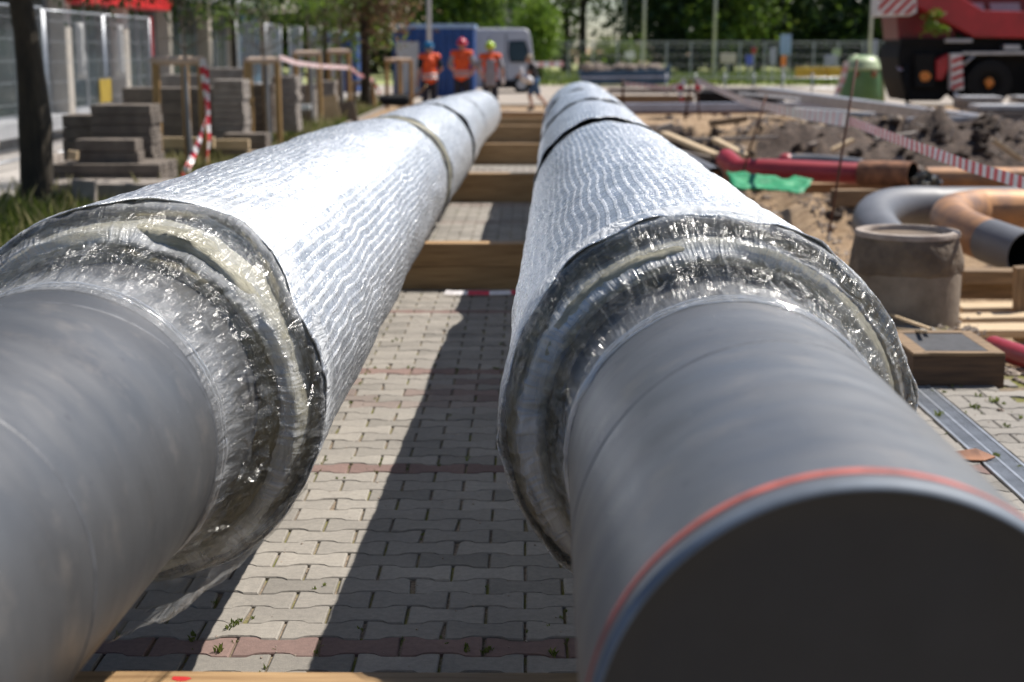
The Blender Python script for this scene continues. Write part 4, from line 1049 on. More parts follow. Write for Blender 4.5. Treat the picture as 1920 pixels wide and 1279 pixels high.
# laths
def lath(pa, pb, r, label, m='wood_pale', za=.01, zb=.01, name='wooden_lath', w=.02, cat='lath'):
    A = atZ(pa[0], pa[1], za); B = atZ(pb[0], pb[1], zb); d = B-A; mb = MB()
    ang = atan2(d.y, d.x); rot = RZ(ang) @ RY(-math.asin(d.z/d.length)); mb.box((0,0,0), (d.length, w, r)); o = mb.build(name, M[m], bevel=.002)
    o.matrix_world = Matrix.Translation((A+B)/2) @ rot.to_4x4()
    return tag(o, label, cat)
lath((1655, 585), (1745, 617), .014, 'thin wooden lath leaning from the paving onto the formwork box', 'wood_pale', .03, .21)
lath((1672, 633), (1718, 643), .014, 'short wooden lath lying flat before the formwork box', 'wood_pale', .012, .012)
lath((1670, 616), (1735, 622), .014, 'pale lath on the far corner of the formwork box', 'wood_pale', .02, .215)
lath((1745, 652), (1790, 658), .03, 'flat pale stone lying at the foot of the formwork box', 'block', .02, .02, 'flat_stone', .07, 'stone')
# rusty flake
p = onG(1812, 862); mb = MB(); mb.add([(-.11,-.03,.004),(.06,-.05,.004),(.12,.0,.006),(.05,.045,.03),(-.05,.03,.018),(-.11,-.03,.010),(.06,-.05,.010),(.12,.0,.012),(.05,.045,.036),(-.05,.03,.024)], [(0,1,2,3,4),(9,8,7,6,5),(0,5,6,1),(1,6,7,2),(2,7,8,3),(3,8,9,4),(4,9,5,0)])
o = mb.build('rust_flake', M['rust']); o.location = (p.x, p.y, .002); tag(o, 'rusty orange scrap of plate lying by the drain channel', 'scrap')
mb = MB(); q1 = atZ(1660, 562, .015); q2 = atZ(1685, 570, .015)
tape([q1+Vector((-.3,.1,0)), q1, q2], .05, 'scrap of red and white tape lying on the paving behind the right collar', .07, up=(0,1,.4))
# pipes in the pit --------------------------------------------------
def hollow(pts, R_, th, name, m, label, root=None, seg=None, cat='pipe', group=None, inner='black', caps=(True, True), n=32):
    """bent pipe with a real bore"""
    t0 = pts[0]; t_ = root or thing(name, tuple(t0), label, cat, group)
    mb = MB(); mb.tube(pts, R_, n, cap=False)
    pr = [Vector(q) for q in pts]
    mo = mb.build('pipe_wall', M[m], t_, smooth=True)
    mi = MB(); mi.tube(pts, R_-th, n, cap=False); mi.f = [f[::-1] for f in mi.f]
    k = len(pts)-1
    # end annuli
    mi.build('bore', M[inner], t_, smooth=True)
    ma = MB()
    for e in (0, k):
        b0 = e*n; va = [mb.v[b0+i] for i in range(n)]; vb = [mi.v[b0+i] for i in range(n)]
        ma.add(va+vb, [(i, (i+1) % n, n+(i+1) % n, n+i) for i in range(n)])
    ma.build('pipe_edge', M[m], t_)
    return t_
def arcpts(p0, p1, p2, n=12):       # quadratic bend
    p0, p1, p2 = Vector(p0), Vector(p1), Vector(p2)
    return [p0*(1-u)**2+p1*2*u*(1-u)+p2*u*u for u in [i/n for i in range(n+1)]]
q0 = atY(1862, 650, 8.3); q1 = atY(1925, 672, 7.9)
hollow([q0, q0.lerp(q1, .5), q1, q1+(q1-q0)*1.5], .062, .005, 'plastic_pipe', 'pink_pipe', 'short pinkish red pipe at the right edge beside the formwork box', n=20)
# grey elbow
Yp = 14.6
c0 = atY(1672, 462, 13.2); c1 = atY(1600, 400, 13.9); c2 = atY(1760, 388, 15.2); c3 = atY(2100, 388, 15.2); c4 = atY(2300, 395, 15.4)
bend = arcpts(c0, (c1.x+.10, 14.9, c1.z), c2, 14)
hollow(bend+[c3, c4], .205, .008, 'pipe_elbow', 'pipe_far', 'smooth grey pipe bend curving right above the concrete manhole cone', n=40)
# rusty bend with dark end pipe
e0 = atY(1918, 476, 12.5); e1 = atY(1800, 432, 13.3); e2 = atY(1735, 402, 13.8); e3 = atY(1840, 391, 14.7); e4 = atY(2150, 392, 14.9)
rb = thing('pipe_bend', (e1.x, e1.y, e1.z), 'rust-brown pipe bend with a dark open end pointing to the camera, right edge', 'pipe')
e0 = e0+Vector((.02, 0, 0)); pts = [e0, e0.lerp(e1, .55)]; bend = arcpts(e0.lerp(e1, .55), (e2.x-.05, e2.y+.1, e2.z), e3, 16)
hollow([e0, e0.lerp(e1, .25), e0.lerp(e1, .55)], .192, .01, 'pipe', 'pipe_far', '', root=rb, n=40)
mb = MB(); mb.tube(bend+[e4], .190, 40, cap=False); mb.build('rusty_bend', M['rust_light'], rb, smooth=True)
# timber shoring under them
def bar(pa, pb, Y_, hh, dd, label, m='timber_dirty', name='shoring_timber', cat='timber', group='shoring timbers in the pit', Y2=None):
    A = atY(pa[0], pa[1], Y_); B = atY(pb[0], pb[1], Y2 or Y_); d = B-A; mb = MB()
    mb.box((0,0,0), (d.length, dd, hh)); o = mb.build(name, M[m], bevel=.006)
    rot = RZ(atan2(d.y, d.x)) @ RY(-math.asin(max(-1, min(1, d.z/d.length)))); o.matrix_world = Matrix.Translation((A+B)/2) @ rot.to_4x4()
    return tag(o, label, cat, group)
bar((1800, 517), (2150, 520), 12.2, .11, .2, 'yellowish shoring timber right of the concrete cone, directly under the dark pipe end')
bar((1790, 543), (2150, 546), 12.4, .14, .15, 'dark shoring timber below the yellowish one beside the concrete cone')
bar((1796, 578), (2100, 574), 11.8, .05, .25, 'upper sunlit plank low in the pit right of the concrete cone', 'wood_pale')
bar((1796, 598), (2100, 592), 11.4, .05, .22, 'middle sunlit plank low in the pit right of the concrete cone', 'wood_pale')
bar((1796, 620), (2100, 618), 11.0, .06, .3, 'lowest sunlit plank in the pit right of the concrete cone', 'wood_pale')
bar((1917, 500), (1917, 640), 11.6, .12, .12, 'upright shoring post at the right edge of the picture')
bar((1560, 371), (2150, 366), 18.4, .20, .22, 'long brown timber beam carrying the red pipe and the rusty pipe stub')
bar((1480, 352), (2100, 348), 19.4, .12, .3, 'orange-brown timber lying behind the long beam in the pit', 'timber')
# red pipe, rusty stub
q0 = atY(1385, 318, 19.2); q1 = atY(1440, 318, 19.1); q2 = atY(1620, 326, 18.9)
hollow([q0+Vector((-.1, .5, .1)), q0, q1, q2], .135, .008, 'plastic_pipe', 'pink_pipe', 'dark pink pipe lying across the pit into the rusty stub', n=24)
q0 = atY(1612, 326, 18.8); q1 = atY(1705, 327, 18.5)
hollow([q0, q0.lerp(q1, .5), q1+Vector((.02,-.1,0))], .165, .012, 'pipe_stub', 'rust', 'short rusty pipe stub with a black open mouth', n=32)
q0 = atY(1474, 303, 21.5); q1 = atY(1540, 300, 21.4); q2 = atY(1620, 312, 20.8)
t_ = hollow(arcpts(q0, q1, q2, 8), .10, .006, 'pipe_tail', 'pipe_far', 'grey pipe tail with a pink tip behind the dark pink pipe', n=20)
mb = MB(); mb.ell(tuple(q0), (.13, .13, .12), 16, 8); mb.build('pink_cap', M['pink_pipe'], t_, smooth=True)
q0 = atY(1735, 334, 18.9); q1 = atY(2150, 336, 18.6)
hollow([q0, q0.lerp(q1, .5), q1], .14, .008, 'pipe', 'rust_light', 'long pale rusty pipe running right from the black-mouthed stub', n=24)
mb = MB(); c_ = atY(1738, 342, 18.3); mb.ell(tuple(c_), (.14, .12, .10), 18, 10, jit=1.1); tag(mb.build('film_bundle', M['dark_wrap'], smooth=False), 'crumpled shiny black film beside the mouth of the rusty stub', 'film')
for (a_, b_, Y_, h_, m_, l_) in (((1385,176),(1500,186),30.5,.05,'white_paint','white sheet lying near the tape on the far side of the pit'), ((1500,232),(1590,244),27.0,.08,'wood_pale','pale board half buried in the middle of the dirt bank'), ((1640,262),(1720,250),25.5,.07,'block','grey board lying on the dirt bank behind the red-striped tape'),
    ((1860,262),(1915,300),25,.06,'wood_pale','pale stick slanting down the dirt bank near the right edge'), ((1700,226),(1840,222),27.5,.10,'steel_light','pale metal channel at the top of the dirt bank before the crane'), ((1330,232),(1400,222),26,.10,'timber_dirty','brown board bridging the dark trench mouth'),
    ((1490,205),(1640,214),29,.06,'white_paint','long white profile lying on top of the dirt bank'), ((1560,282),(1600,262),24,.05,'wood_pale','short pale stick on the sandy foot of the bank')):
    bar(a_, b_, Y_, h_, .22, l_, m_, 'board', 'board', 'boards and sheets strewn over the works')
q0 = atY(1280, 300, 17.5); q1 = atY(1340, 330, 16.6)
hollow([q0+Vector((-.3,.4,.05)), q0, q1], .10, .006, 'pipe', 'pipe_far', 'short pale grey pipe just right of the far insulated pipe', n=20)
q0 = atY(1335, 338, 16.8); mb = MB(); mb.tube([q0+Vector((-.1,.3,.05)), q0+Vector((.06,-.08,-.02))], .14, 20); tag(mb.build('capped_pipe', M['rust'], smooth=True, auto=40), 'dark capped pipe end beside the green tarpaulin', 'pipe')
bar((1430, 172), (1830, 226), 39, .22, .3, 'long pale metal beam lying slantwise behind the dirt bank', 'steel_light', 'metal_beam', 'beam', None, Y2=27.5)
# green tarp
cor = [atY(1362, 322, 18.6), atY(1375, 352, 17.6), atY(1505, 362, 17.2), atY(1525, 338, 18.3)]
mb = MB(); vs = []; nn = 14
for j in range(nn+1):
    for i in range(nn+1):
        u, v = i/nn, j/nn; P = (cor[0]*(1-v)+cor[1]*v)*(1-u)+(cor[3]*(1-v)+cor[2]*v)*u
        P.z += .05*FB(u*4, v*4, 2)-.06*sin(pi*u)*sin(pi*v); vs.append(P)
mb.add(vs, [(j*(nn+1)+i, j*(nn+1)+i+1, (j+1)*(nn+1)+i+1, (j+1)*(nn+1)+i) for j in range(nn) for i in range(nn)])
o = mb.build('tarpaulin', M['green_tarp'], smooth=True); so = o.modifiers.new('t', 'SOLIDIFY'); so.thickness = .01
tag(o, 'bright green tarpaulin spread in the pit below the pink pipe', 'tarpaulin')
# girders over the far trench
bar((1130, 202), (1590, 199), 38, .20, .35, 'silver-blue steel girder laid across the far trench', 'beam_blue', 'steel_girder', 'girder', 'girders over the far trench')
bar((1130, 213), (1590, 209), 38.02, .06, .3, 'rusty underside girder right below the silver-blue one', 'rust', 'steel_girder', 'girder', 'girders over the far trench')
bar((1140, 170), (1470, 171), 44, .13, .4, 'pale timber laid over the dark gap behind the silver-blue girder', 'block', 'timber', 'timber', 'girders over the far trench')
bar((1305, 183), (1470, 184), 43.4, .30, .2, 'black board put in for the shadow in the gap behind the silver-blue girder', 'black', 'trench_plank_and_shade', 'plank', 'girders over the far trench')  # black box stands in for the shadow behind the girder
bar((1140, 186), (1300, 186), 43.6, .22, .2, 'sandy brown board face left of the dark gap', 'timber_dirty', 'trench_plank_and_shade', 'plank', 'girders over the far trench')
bar((1270, 263), (1460, 258), 24.5, .06, .1, 'thin grey and pink bar across the trench mouth', 'block', 'metal_bar', 'bar', None)
bar((1245, 250), (1345, 292), 23, .06, .12, 'pale board slanting down into the trench', 'wood_pale', 'board', 'board', None, Y2=20)
bar((1340, 262), (1400, 293), 22, .06, .10, 'pale stick slanting in the trench right of the board', 'wood_pale', 'board', 'board', None, Y2=20.5)
bar((1210, 276), (1330, 300), 20, .10, .25, 'dark muddy plank beside the insulated pipe', 'block_dark', 'board', 'board', None)
bar((1235, 243), (1262, 235), 25, .1, .2, 'small pale stone on the trench edge', 'block', 'loose_stone', 'stone', None)
# planking between the pipes, far
for i, (py, m) in enumerate(((212, 'block'), (219, 'wood_pale'))):
    a = onG(945, py); 
bar((925, 212), (1020, 212), 37.2, .05, .9, 'wide grey board lying beyond the last support', 'block', 'board', 'board', None)
# rods with tape
def rod(px0, py0, px1, py1, Ya, Yb, r, label):
    A = atY(px0, py0, Ya); B = atY(px1, py1, Yb); mb = MB(); mb.tube([A, A.lerp(B, .5), B], r, 8)
    o = mb.build('steel_rod', M['rust_rod'], smooth=True); return tag(o, label, 'rod', 'steel rods carrying the tape'), A, B
_, rA, rB = rod(1607, 112, 1552, 452, 13.2, 13.0, .011, 'tall leaning rusty rod carrying the tape, in front of the green bell container')
rod(1437, 178, 1393, 322, 17.8, 17.6, .012, 'leaning rusty rod planted beside the green tarpaulin')
rod(1296, 148, 1284, 226, 32, 32, .022, 'thick short rod where the tape is knotted, behind the right pipe')
rod(1305, 148, 1312, 225, 32.2, 32.2, .018, 'second short rod beside the tape knot')
rod(1168, 150, 1168, 196, 35, 35, .03, 'pale short post left of the tape knot')
mb = MB(); v0 = atY(1512, 1, 1) if False else None
# long tape: knot -> rod -> right edge
T0 = atY(1305, 150, 32); T1 = atY(1396, 190, 24); T2 = atY(1490, 212, 18); T3 = atY(1592, 226, 13.15); T4 = atY(1700, 268, 11.2); T5 = atY(1815, 311, 9.8); T6 = atY(1960, 356, 8.6)
tape([T0, T1, T2, T3], .12, 'white and red tape stretched from the far knot to the tall leaning rod', .13, ratio=4, pink=True, up=(0,0,1), group='barrier tapes over the pit')
tape([T3, T4, T5, T6], .075, 'red and white checkered tape stretched from the tall rod to the right edge', .062, up=(0,0,1), group='barrier tapes over the pit')
for (x, y0_, y1_, Y_, l) in ((1276, 150, 190, 32, 'pink tape tail hanging left of the far knot'), (1310, 152, 172, 32, 'short pink tape end hanging right of the far knot')):
    tape([atY(x+8, y0_, Y_), atY(x-3, (y0_+y1_)/2, Y_), atY(x+4, y1_, Y_)], .12, l, .12, up=(1,0,0), twist=2, group='barrier tapes over the pit')
tape([atY(1170, 157, 35), atY(1220, 162, 34), atY(1250, 165, 33), atY(1285, 156, 32.2)], .09, 'pink tape sagging left from the far knot', .12, pink=True, group='barrier tapes over the pit')
tape([atY(1588, 115, 44), atY(1580, 150, 44), atY(1565, 182, 44)], .16, 'twisted tape hanging beside the green bell container', .15, pink=True, up=(1,0,0), twist=1, group='barrier tapes over the pit')
tape([atY(1000, 121, 60), atY(1056, 120, 60)], .2, 'faint pink tape behind the walking person', .2, pink=True, group='barrier tapes over the pit')
# paver pallets at the right
def pallet(px0, px1, pyt, pyb, Y_, label, nl=3):
    a = atY(px0, pyb, Y_); b = atY(px1, pyt, Y_); t_ = thing('paver_pallet', ((a.x+b.x)/2, Y_+.4, a.z), label, 'pallet', 'pallets of grey slabs beside the crane')
    hh = (b.z-a.z)/nl
    for i in range(nl):
        mb = MB(); 
        for q in range(4): mb.box((a.x+(b.x-a.x)*(q+.5)/4, Y_+.4, a.z+hh*(i+.5)), ((b.x-a.x)/4-.012, .8, hh-.03))
        mb.build('slab_layer', M['block' if i < nl-1 else 'sill'], t_, bevel=.01)
pallet(1806, 1882, 180, 208, 34.5, 'small stack of grey slabs in front of the crane wheel')
pallet(1834, 2010, 196, 230, 31.5, 'wide pale stack of slabs at the right edge before the crane')
pallet(1910, 2020, 180, 200, 36, 'slab stack cut by the right edge beside the crane wheel')
mb = MB(); vv = []
for i in range(420):
    x = rnd.uniform(3.6, 15); y = rnd.uniform(22.5, 34) if rnd.random() < .8 else rnd.uniform(34, 46); s = abs(rnd.gauss(.03, .05))+.02
    mb.ell((x, y, soil_h(x, y)+s*.2), (s*rnd.uniform(.8, 1.8), s, s*.7), 7, 5, jit=.7)
tag(mb.build('rubble', M['rubble']), 'pale lumps and stones scattered over the dirt bank', 'rubble', kind='stuff')
mb = MB()
for i in range(160):
    x = rnd.uniform(3.6, 15); y = rnd.uniform(23, 31); z = soil_h(x, y); a = rnd.uniform(0, 6.28); l = rnd.uniform(.2, .7)
    mb.tube([(x, y, z+.02), (x+cos(a)*l*.5, y+sin(a)*l*.3, z+.08+rnd.random()*.1), (x+cos(a)*l, y+sin(a)*l*.5, soil_h(x+cos(a)*l, y+sin(a)*l*.5)+.03)], [.012, .014, .006], 5)
tag(mb.build('roots', M['block']), 'torn pale roots and sticks in the dirt bank', 'roots', kind='stuff')
mb = MB()
for i in range(380):
    x = rnd.uniform(3.2, 15); y = rnd.uniform(22.5, 30.5); s = abs(rnd.gauss(.03, .05))+.02
    mb.ell((x, y, soil_h(x, y)+s*.25), (s*rnd.uniform(.8, 1.8), s, s*.8), 7, 5, jit=.8)
tag(mb.build('soil_clods', M['clod']), 'dark clods of dug earth on the bank behind the pit', 'soil', kind='stuff')
# ================================================================== crane
Yc = 40.0
def cp(px, py, dy=0): q = atY(px, py, Yc); return (q.x, q.z)
ck = thing('mobile_crane', (cp(1850, 150)[0], Yc+1, -.08), 'big dark red mobile crane with striped counterweight and black chassis, cut by the right edge', 'crane')
def poly(name, pts, y0, y1, m, bev=.03, par=None):
    mb = MB(); mb.prism([cp(*p) for p in pts], Yc+y0, Yc+y1); return mb.build(name, M[m], par or ck, bevel=bev)
poly('counterweight', [(1636,32),(1640,-50),(1710,-50),(1712,24),(1700,30)], -.4, .25, 'white_paint')
cw = [o for o in C.objects if o.name == 'counterweight'][0]
def clip(pts, x0, x1, y0, y1):
    for (ax, lim, sg) in ((0, x0, 1), (0, x1, -1), (1, y0, 1), (1, y1, -1)):
        out = []
        for i in range(len(pts)):
            a, b = pts[i-1], pts[i]; ia = (a[ax]-lim)*sg >= 0; ib = (b[ax]-lim)*sg >= 0
            if ia != ib: t_ = (lim-a[ax])/(b[ax]-a[ax]); out.append((a[0]+(b[0]-a[0])*t_, a[1]+(b[1]-a[1])*t_))
            if ib: out.append(b)
        pts = out
        if not pts: break
    return pts
for k in range(-4, 5):
    x = 1641+k*20; pp_ = clip([(x, 32), (x+10, 32), (x+10+70, -38), (x+70, -38)], 1641, 1709, -38, 27)
    if len(pp_) > 2: poly('stripe', pp_, -.415, -.405, 'red_paint', 0, cw)
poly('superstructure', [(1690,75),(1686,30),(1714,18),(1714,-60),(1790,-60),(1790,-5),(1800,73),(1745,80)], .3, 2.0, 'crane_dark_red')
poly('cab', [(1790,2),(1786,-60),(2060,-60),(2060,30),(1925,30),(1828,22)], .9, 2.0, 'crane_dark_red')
poly('bright_gap_plate', [(1834,19),(1832,4),(1862,4),(1866,22)], .86, .9, 'sill', .01)  # pale plates stand in for the bright see-through gap above the boom
poly('bright_gap_plate', [(1878,23),(1874,4),(1932,4),(1934,27)], .86, .9, 'sill', .01)
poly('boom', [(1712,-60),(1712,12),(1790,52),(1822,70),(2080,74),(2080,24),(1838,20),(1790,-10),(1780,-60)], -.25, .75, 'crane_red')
poly('slew_ring', [(1690,84),(1690,72),(1960,72),(1960,84)], .1, 1.9, 'black')
poly('chassis', [(1686,108),(1690,84),(2080,76),(2080,178),(1790,178),(1778,178),(1765,190),(1705,190),(1692,150)], .12, 2.3, 'black')  # real chassis, its black mass drawn lower as shade behind the wheels
poly('deck_rail', [(1798,103),(1798,97),(2080,95),(2080,101)], -.32, -.22, 'steel_light', .01)
poly('mudguard', [(1796,116),(1800,104),(2080,101),(2080,122),(1960,120),(1945,112),(1920,107),(1840,107),(1815,114),(1800,128)], -.2, .05, 'black', .01)
mb = MB(); a = cp(1799, 123); b = cp(1820, 104); mb.tube([(a[0], Yc-.28, a[1]), (b[0], Yc-.28, b[1])], .035, 8); mb.build('strut', M['steel_light'], ck, smooth=True)
poly('toolbox', [(1878,94),(1878,84),(1909,84),(1909,94)], -.2, .4, 'steel_light', .02)
poly('white_pipe', [(1768,80),(1768,73),(1818,73),(1818,80)], -.28, -.1, 'sill', .02)
poly('outrigger', [(1776,168),(1776,100),(1797,100),(1800,168)], -.35, -.05, 'white_paint', .02)
orr = [o for o in C.objects if o.name == 'outrigger'][0]
for k in range(4): poly('stripe', [(1777,112+k*16),(1798,104+k*16),(1798,112+k*16),(1777,120+k*16)], -.365, -.355, 'red_paint', 0, orr)
mb = MB(); a = cp(1788, 165); b = cp(1788, 196); mb.tube([(a[0], Yc-.2, a[1]), (b[0], Yc-.2, b[1])], .07, 12); mb.build('outrigger_jack', M['steel_light'], ck, smooth=True)
mb = MB(); a = cp(1699, 120); b = cp(1699, 197); mb.tube([(a[0], Yc-.1, a[1]), (b[0], Yc-.1, b[1])], .05, 12); mb.build('outrigger_jack', M['black'], ck, smooth=True)
poly('hose_rack', [(1752,150),(1752,112),(1775,100),(1775,128),(1764,150)], -.2, .1, 'crane_red', .03)
poly('tail_lamp', [(1722,142),(1726,134),(1738,134),(1745,143),(1738,152),(1726,152)], -.12, .0, 'orange', .01)
poly('winch', [(1715,165),(1715,100),(1752,100),(1752,165)], -.1, .2, 'rubber', .05)
for k, px in enumerate((1850, 1968, 2080)):
    c_ = cp(px, 155)
    for yy, nm in ((0, ''), (1.95, '')):
        mb = MB(); R_ = .60
        prof = [(.30, -.17), (.52, -.19), (.585, -.15), (.60, -.06), (.60, .06), (.585, .15), (.52, .19), (.30, .17)]
        vs = []; n = 40
        for (r, w) in prof:
            for i in range(n):
                a = 2*pi*i/n; r2 = r+(.012 if (i % 2 and r > .58) else 0); vs.append((c_[0]+r2*cos(a), Yc-.10+yy+w, c_[1]+r2*sin(a)))
        fs = [(j*n+i, j*n+(i+1) % n, (j+1)*n+(i+1) % n, (j+1)*n+i) for j in range(7) for i in range(n)]
        mb.add(vs, fs); wh = mb.build('wheel', M['rubber'], ck, smooth=True, auto=35)
        mb = MB(); vs = []
        for (r, w) in [(0, -.10), (.09, -.12), (.12, -.06), (.24, -.03), (.30, -.15), (.31, .0)]:
            for i in range(n): a = 2*pi*i/n; vs.append((c_[0]+r*cos(a), Yc-.10+yy+w, c_[1]+r*sin(a)))
        mb.add(vs, [(j*n+i, j*n+(i+1) % n, (j+1)*n+(i+1) % n, (j+1)*n+i) for j in range(5) for i in range(n)]); mb.build('rim', M['rubber'], wh, smooth=True)
        mb = MB(); mb.ell((c_[0], Yc-.10+yy-.12, c_[1]), (.125, .05, .13), 14, 8, jit=.5); mb.build('hub', M['orange'], wh, smooth=True)
mb = MB(); c_ = cp(1683, 128); hv = (Vector((.50,.33,.85)).normalized()+(CAM-Vector((c_[0], Yc, c_[1]))).normalized()).normalized(); mb.ell((c_[0], Yc-.25, c_[1]), (.085, .085, .012), 20, 10, rot=hv.to_track_quat('Z', 'Y').to_matrix()); t = NT('glint_mirror'); t.b.inputs['Metallic'].default_value = 1; t.b.inputs['Base Color'].default_value = (.95,.95,.95,1); t.b.inputs['Roughness'].default_value = .3
mb.build('added_glint_disc', t.m, ck, smooth=True)  # added mirror disc, angled to throw the sun's glint at the camera
mb = MB(); c_ = cp(1743, 44); crown_mb(mb, (c_[0], Yc-.6, c_[1]), (.35, .2, .3), 260, .07, 8, .1, seed=4); tag(mb.build('leaves', M['leaf_bright']), 'sprig of bright yellow-green leaves in front of the crane boom', 'leaves')
# ================================================================== bell container
p = onG(1615, 192); cx, y = p.x, 46.0; cx = atY(1615, 192, y).x; z = -.1
t_ = thing('bottle_bank', (cx, y, z), 'green bell-shaped bottle bank with a pale ridge, left of the crane', 'bottle bank')
prof = [(.70,0),(.69,.3),(.64,.8),(.58,1.1),(.48,1.32),(.34,1.44),(.18,1.49),(.02,1.50)]
mb = MB(); mb.lathe(prof, (cx, y, z), 28); mb.build('body', M['bell_green'], t_, smooth=True)
mb = MB()
for k in range(-1, 2):
    a = -pi/2+.02 if k == 0 else (-.62 if k > 0 else -2.9)
    if k == 0: continue
    mb.tube([(cx+(r+.01)*cos(a), y+(r+.01)*sin(a), z+h_) for r, h_ in prof[:-1]], .045, 8)
mb.lathe([(.60,1.06),(.62,1.10),(.60,1.13),(.52,1.30),(.50,1.33),(.36,1.45),(.30,1.47),(.29,1.44)], (cx, y, z), 28)
mb.build('ridge', M['bell_edge'], t_, smooth=True)
mb = MB(); 
for a in (-pi/2-.5, -pi/2+.35): mb.ell((cx+.62*cos(a), y+.62*sin(a), z+.95), (.1,.05,.1), 14, 8)
mb.build('bottle_hole', M['rust'], t_, smooth=True)
# ================================================================== skip
q = atY(1170, 158, 66); 
t_ = thing('rubble_skip', (q.x, 66, -.08), 'dark blue skip heaped with rubble, beyond the far end of the right pipe', 'skip')
def P6(px, py): v = atY(px, py, 66); return (v.x, v.z)
mb = MB(); mb.prism([P6(1085,134), P6(1255,130), P6(1253,150), P6(1246,158), P6(1100,158), P6(1088,150)], 65.2, 67.2); mb.build('body', M['skip_blue'], t_, bevel=.03)
mb = MB(); mb.prism([P6(1240,132), P6(1254,118), P6(1255,134), P6(1242,136)], 65.15, 65.5); mb.build('end_post', M['skip_blue'], t_, bevel=.02)
mb = MB(); mb.prism([P6(1086,143), P6(1254,141), P6(1254,145), P6(1086,147)], 65.12, 65.19); mb.build('rim_rail', M['beam_blue'], t_, bevel=.01)
mb = MB(); 
for i in range(60):
    v = atY(rnd.uniform(1096, 1240), rnd.uniform(123, 132), 66); s = rnd.uniform(.08, .22); mb.ell((v.x, 66+rnd.uniform(-.6, .6), v.z-.04), (s*1.4, s, s*.8), 7, 5, jit=.6)
mb.build('rubble_load', M['rubble'], t_)
# ================================================================== containers and van, left background
def box_thing(name, px0, px1, pyt, Y_, dep, label, m, roofm, ribs=True):
    a = atY(px0, pyt, Y_); b = atY(px1, pyt, Y_); z0 = -.08; t_ = thing(name, ((a.x+b.x)/2, Y_+dep/2, z0), label, 'container')
    mb = MB(); w = b.x-a.x; n = int(w/.28); poly_ = []
    pts = [(a.x, Y_)]; 
    for i in range(n):
        x = a.x+w*(i+.1)/n; pts += [(x, Y_), (x+.05, Y_+.05), (x+w/n*.5, Y_+.05), (x+w/n*.5+.05, Y_)]
    pts += [(b.x, Y_), (b.x, Y_+dep), (a.x, Y_+dep)]
    k = len(pts); vs = [(x, y, z0+.1) for x, y in pts]+[(x, y, a.z-.12) for x, y in pts]
    mb.add(vs, [(i, (i+1) % k, k+(i+1) % k, k+i) for i in range(k)]+[tuple(range(k-1, -1, -1)), tuple(range(k, 2*k))]); mb.build('shell', M[m], t_)
    mb = MB(); mb.box(((a.x+b.x)/2, Y_+dep/2, a.z-.06), (w+.1, dep+.1, .14)); mb.build('roof', M[roofm], t_, bevel=.02)
    mb = MB(); mb.box(((a.x+b.x)/2, Y_+dep/2, z0+.05), (w+.06, dep+.06, .1)); mb.build('base_frame', M[m], t_, bevel=.02)
    for px, wd, hh in ((px0+18, .8, 1.9),):
        v = atY(px, 100, Y_-.03); mb = MB(); mb.box((v.x+.2, Y_-.02, z0+1.0), (wd, .03, 1.8)); mb.build('door', M['sill'] if m == 'blue_box' else M['van_white'], t_, bevel=.01)
    return t_
box_thing('site_container', 735, 888, 46, 53, 2.4, 'dark blue site container with a light roof edge, behind the three workers', 'blue_box', 'blue_light')
box_thing('site_container', 590, 668, 62, 58, 2.4, 'blue site container further left behind the mesh fence', 'blue_box', 'blue_light')
# cargo van (side view, nose hidden behind the container: we see its rear end with the side window)
Yv = 57.0
def V(px, py): q = atY(px, py, Yv); return (q.x, q.z)
vt = thing('white_van', (V(945,170)[0], Yv+1, -.08), 'white panel van with a dark side window, parked beyond the workers', 'van')
prof = [(800,165),(800,70),(815,56),(840,53),(985,53),(992,58),(996,75),(1000,112),(1002,150),(999,160),(985,166)]
mb = MB(); pr = [V(*p_) for p_ in prof]; n = len(pr)
for (yy, k) in ((0, 0.0), (0, 0)): pass
rows_ = [(0.10, .93), (0.0, 1.0), (1.9, 1.0), (1.8+.1, .93)]
vs = []; cz_ = V(900, 140)[1]
for (yy, sc_) in ((0.0, .985), (.12, 1.0), (1.88, 1.0), (2.0, .985)):
    for (x, z) in pr:
        zz = z if z < cz_ else cz_+(z-cz_)*(sc_); vs.append((x, Yv+yy+(.10*max(0, z-1.0) if yy < 1 else -.10*max(0, z-1.0)), zz))
mb.add(vs, [(j*n+i, j*n+(i+1) % n, (j+1)*n+(i+1) % n, (j+1)*n+i) for j in range(3) for i in range(n)]+[tuple(range(n-1,-1,-1)), tuple(range(3*n, 4*n))])
mb.build('body', M['van_white'], vt, bevel=.05)
def vplate(name, pts, m, y0=-.03, y1=.0, par=None):
    mb = MB(); vs = []; k = len(pts)
    for yy in (y0, y1):
        for p_ in pts: x, z = V(*p_); vs.append((x, Yv+yy+.10*max(0, z-1.0)+.0, z))
    mb.add(vs, [tuple(range(k)), tuple(range(2*k-1, k-1, -1))]+[((i+1) % k, i, k+i, k+(i+1) % k) for i in range(k)]); return mb.build(name, M[m], par or vt)
vplate('window', [(958,114),(955,100),(956,80),(984,79),(988,95),(990,112),(984,114)], 'glass_dark')
vplate('window_seal', [(956,117),(953,100),(954,77),(985,76),(991,95),(992,113),(985,117)], 'black', -.015, .002)
vplate('sill_trim', [(905,165),(905,150),(1001,150),(1001,158),(985,166)], 'rubber')
vplate('door_gap', [(916,150),(916,70),(917.5,70),(917.5,150)], 'black', -.012, 0)
vplate('door_gap', [(948,150),(948,64),(949.3,64),(949.3,150)], 'black', -.012, 0)
vplate('door_handle', [(925,118),(925,115),(932,115),(932,118)], 'black', -.05, 0)
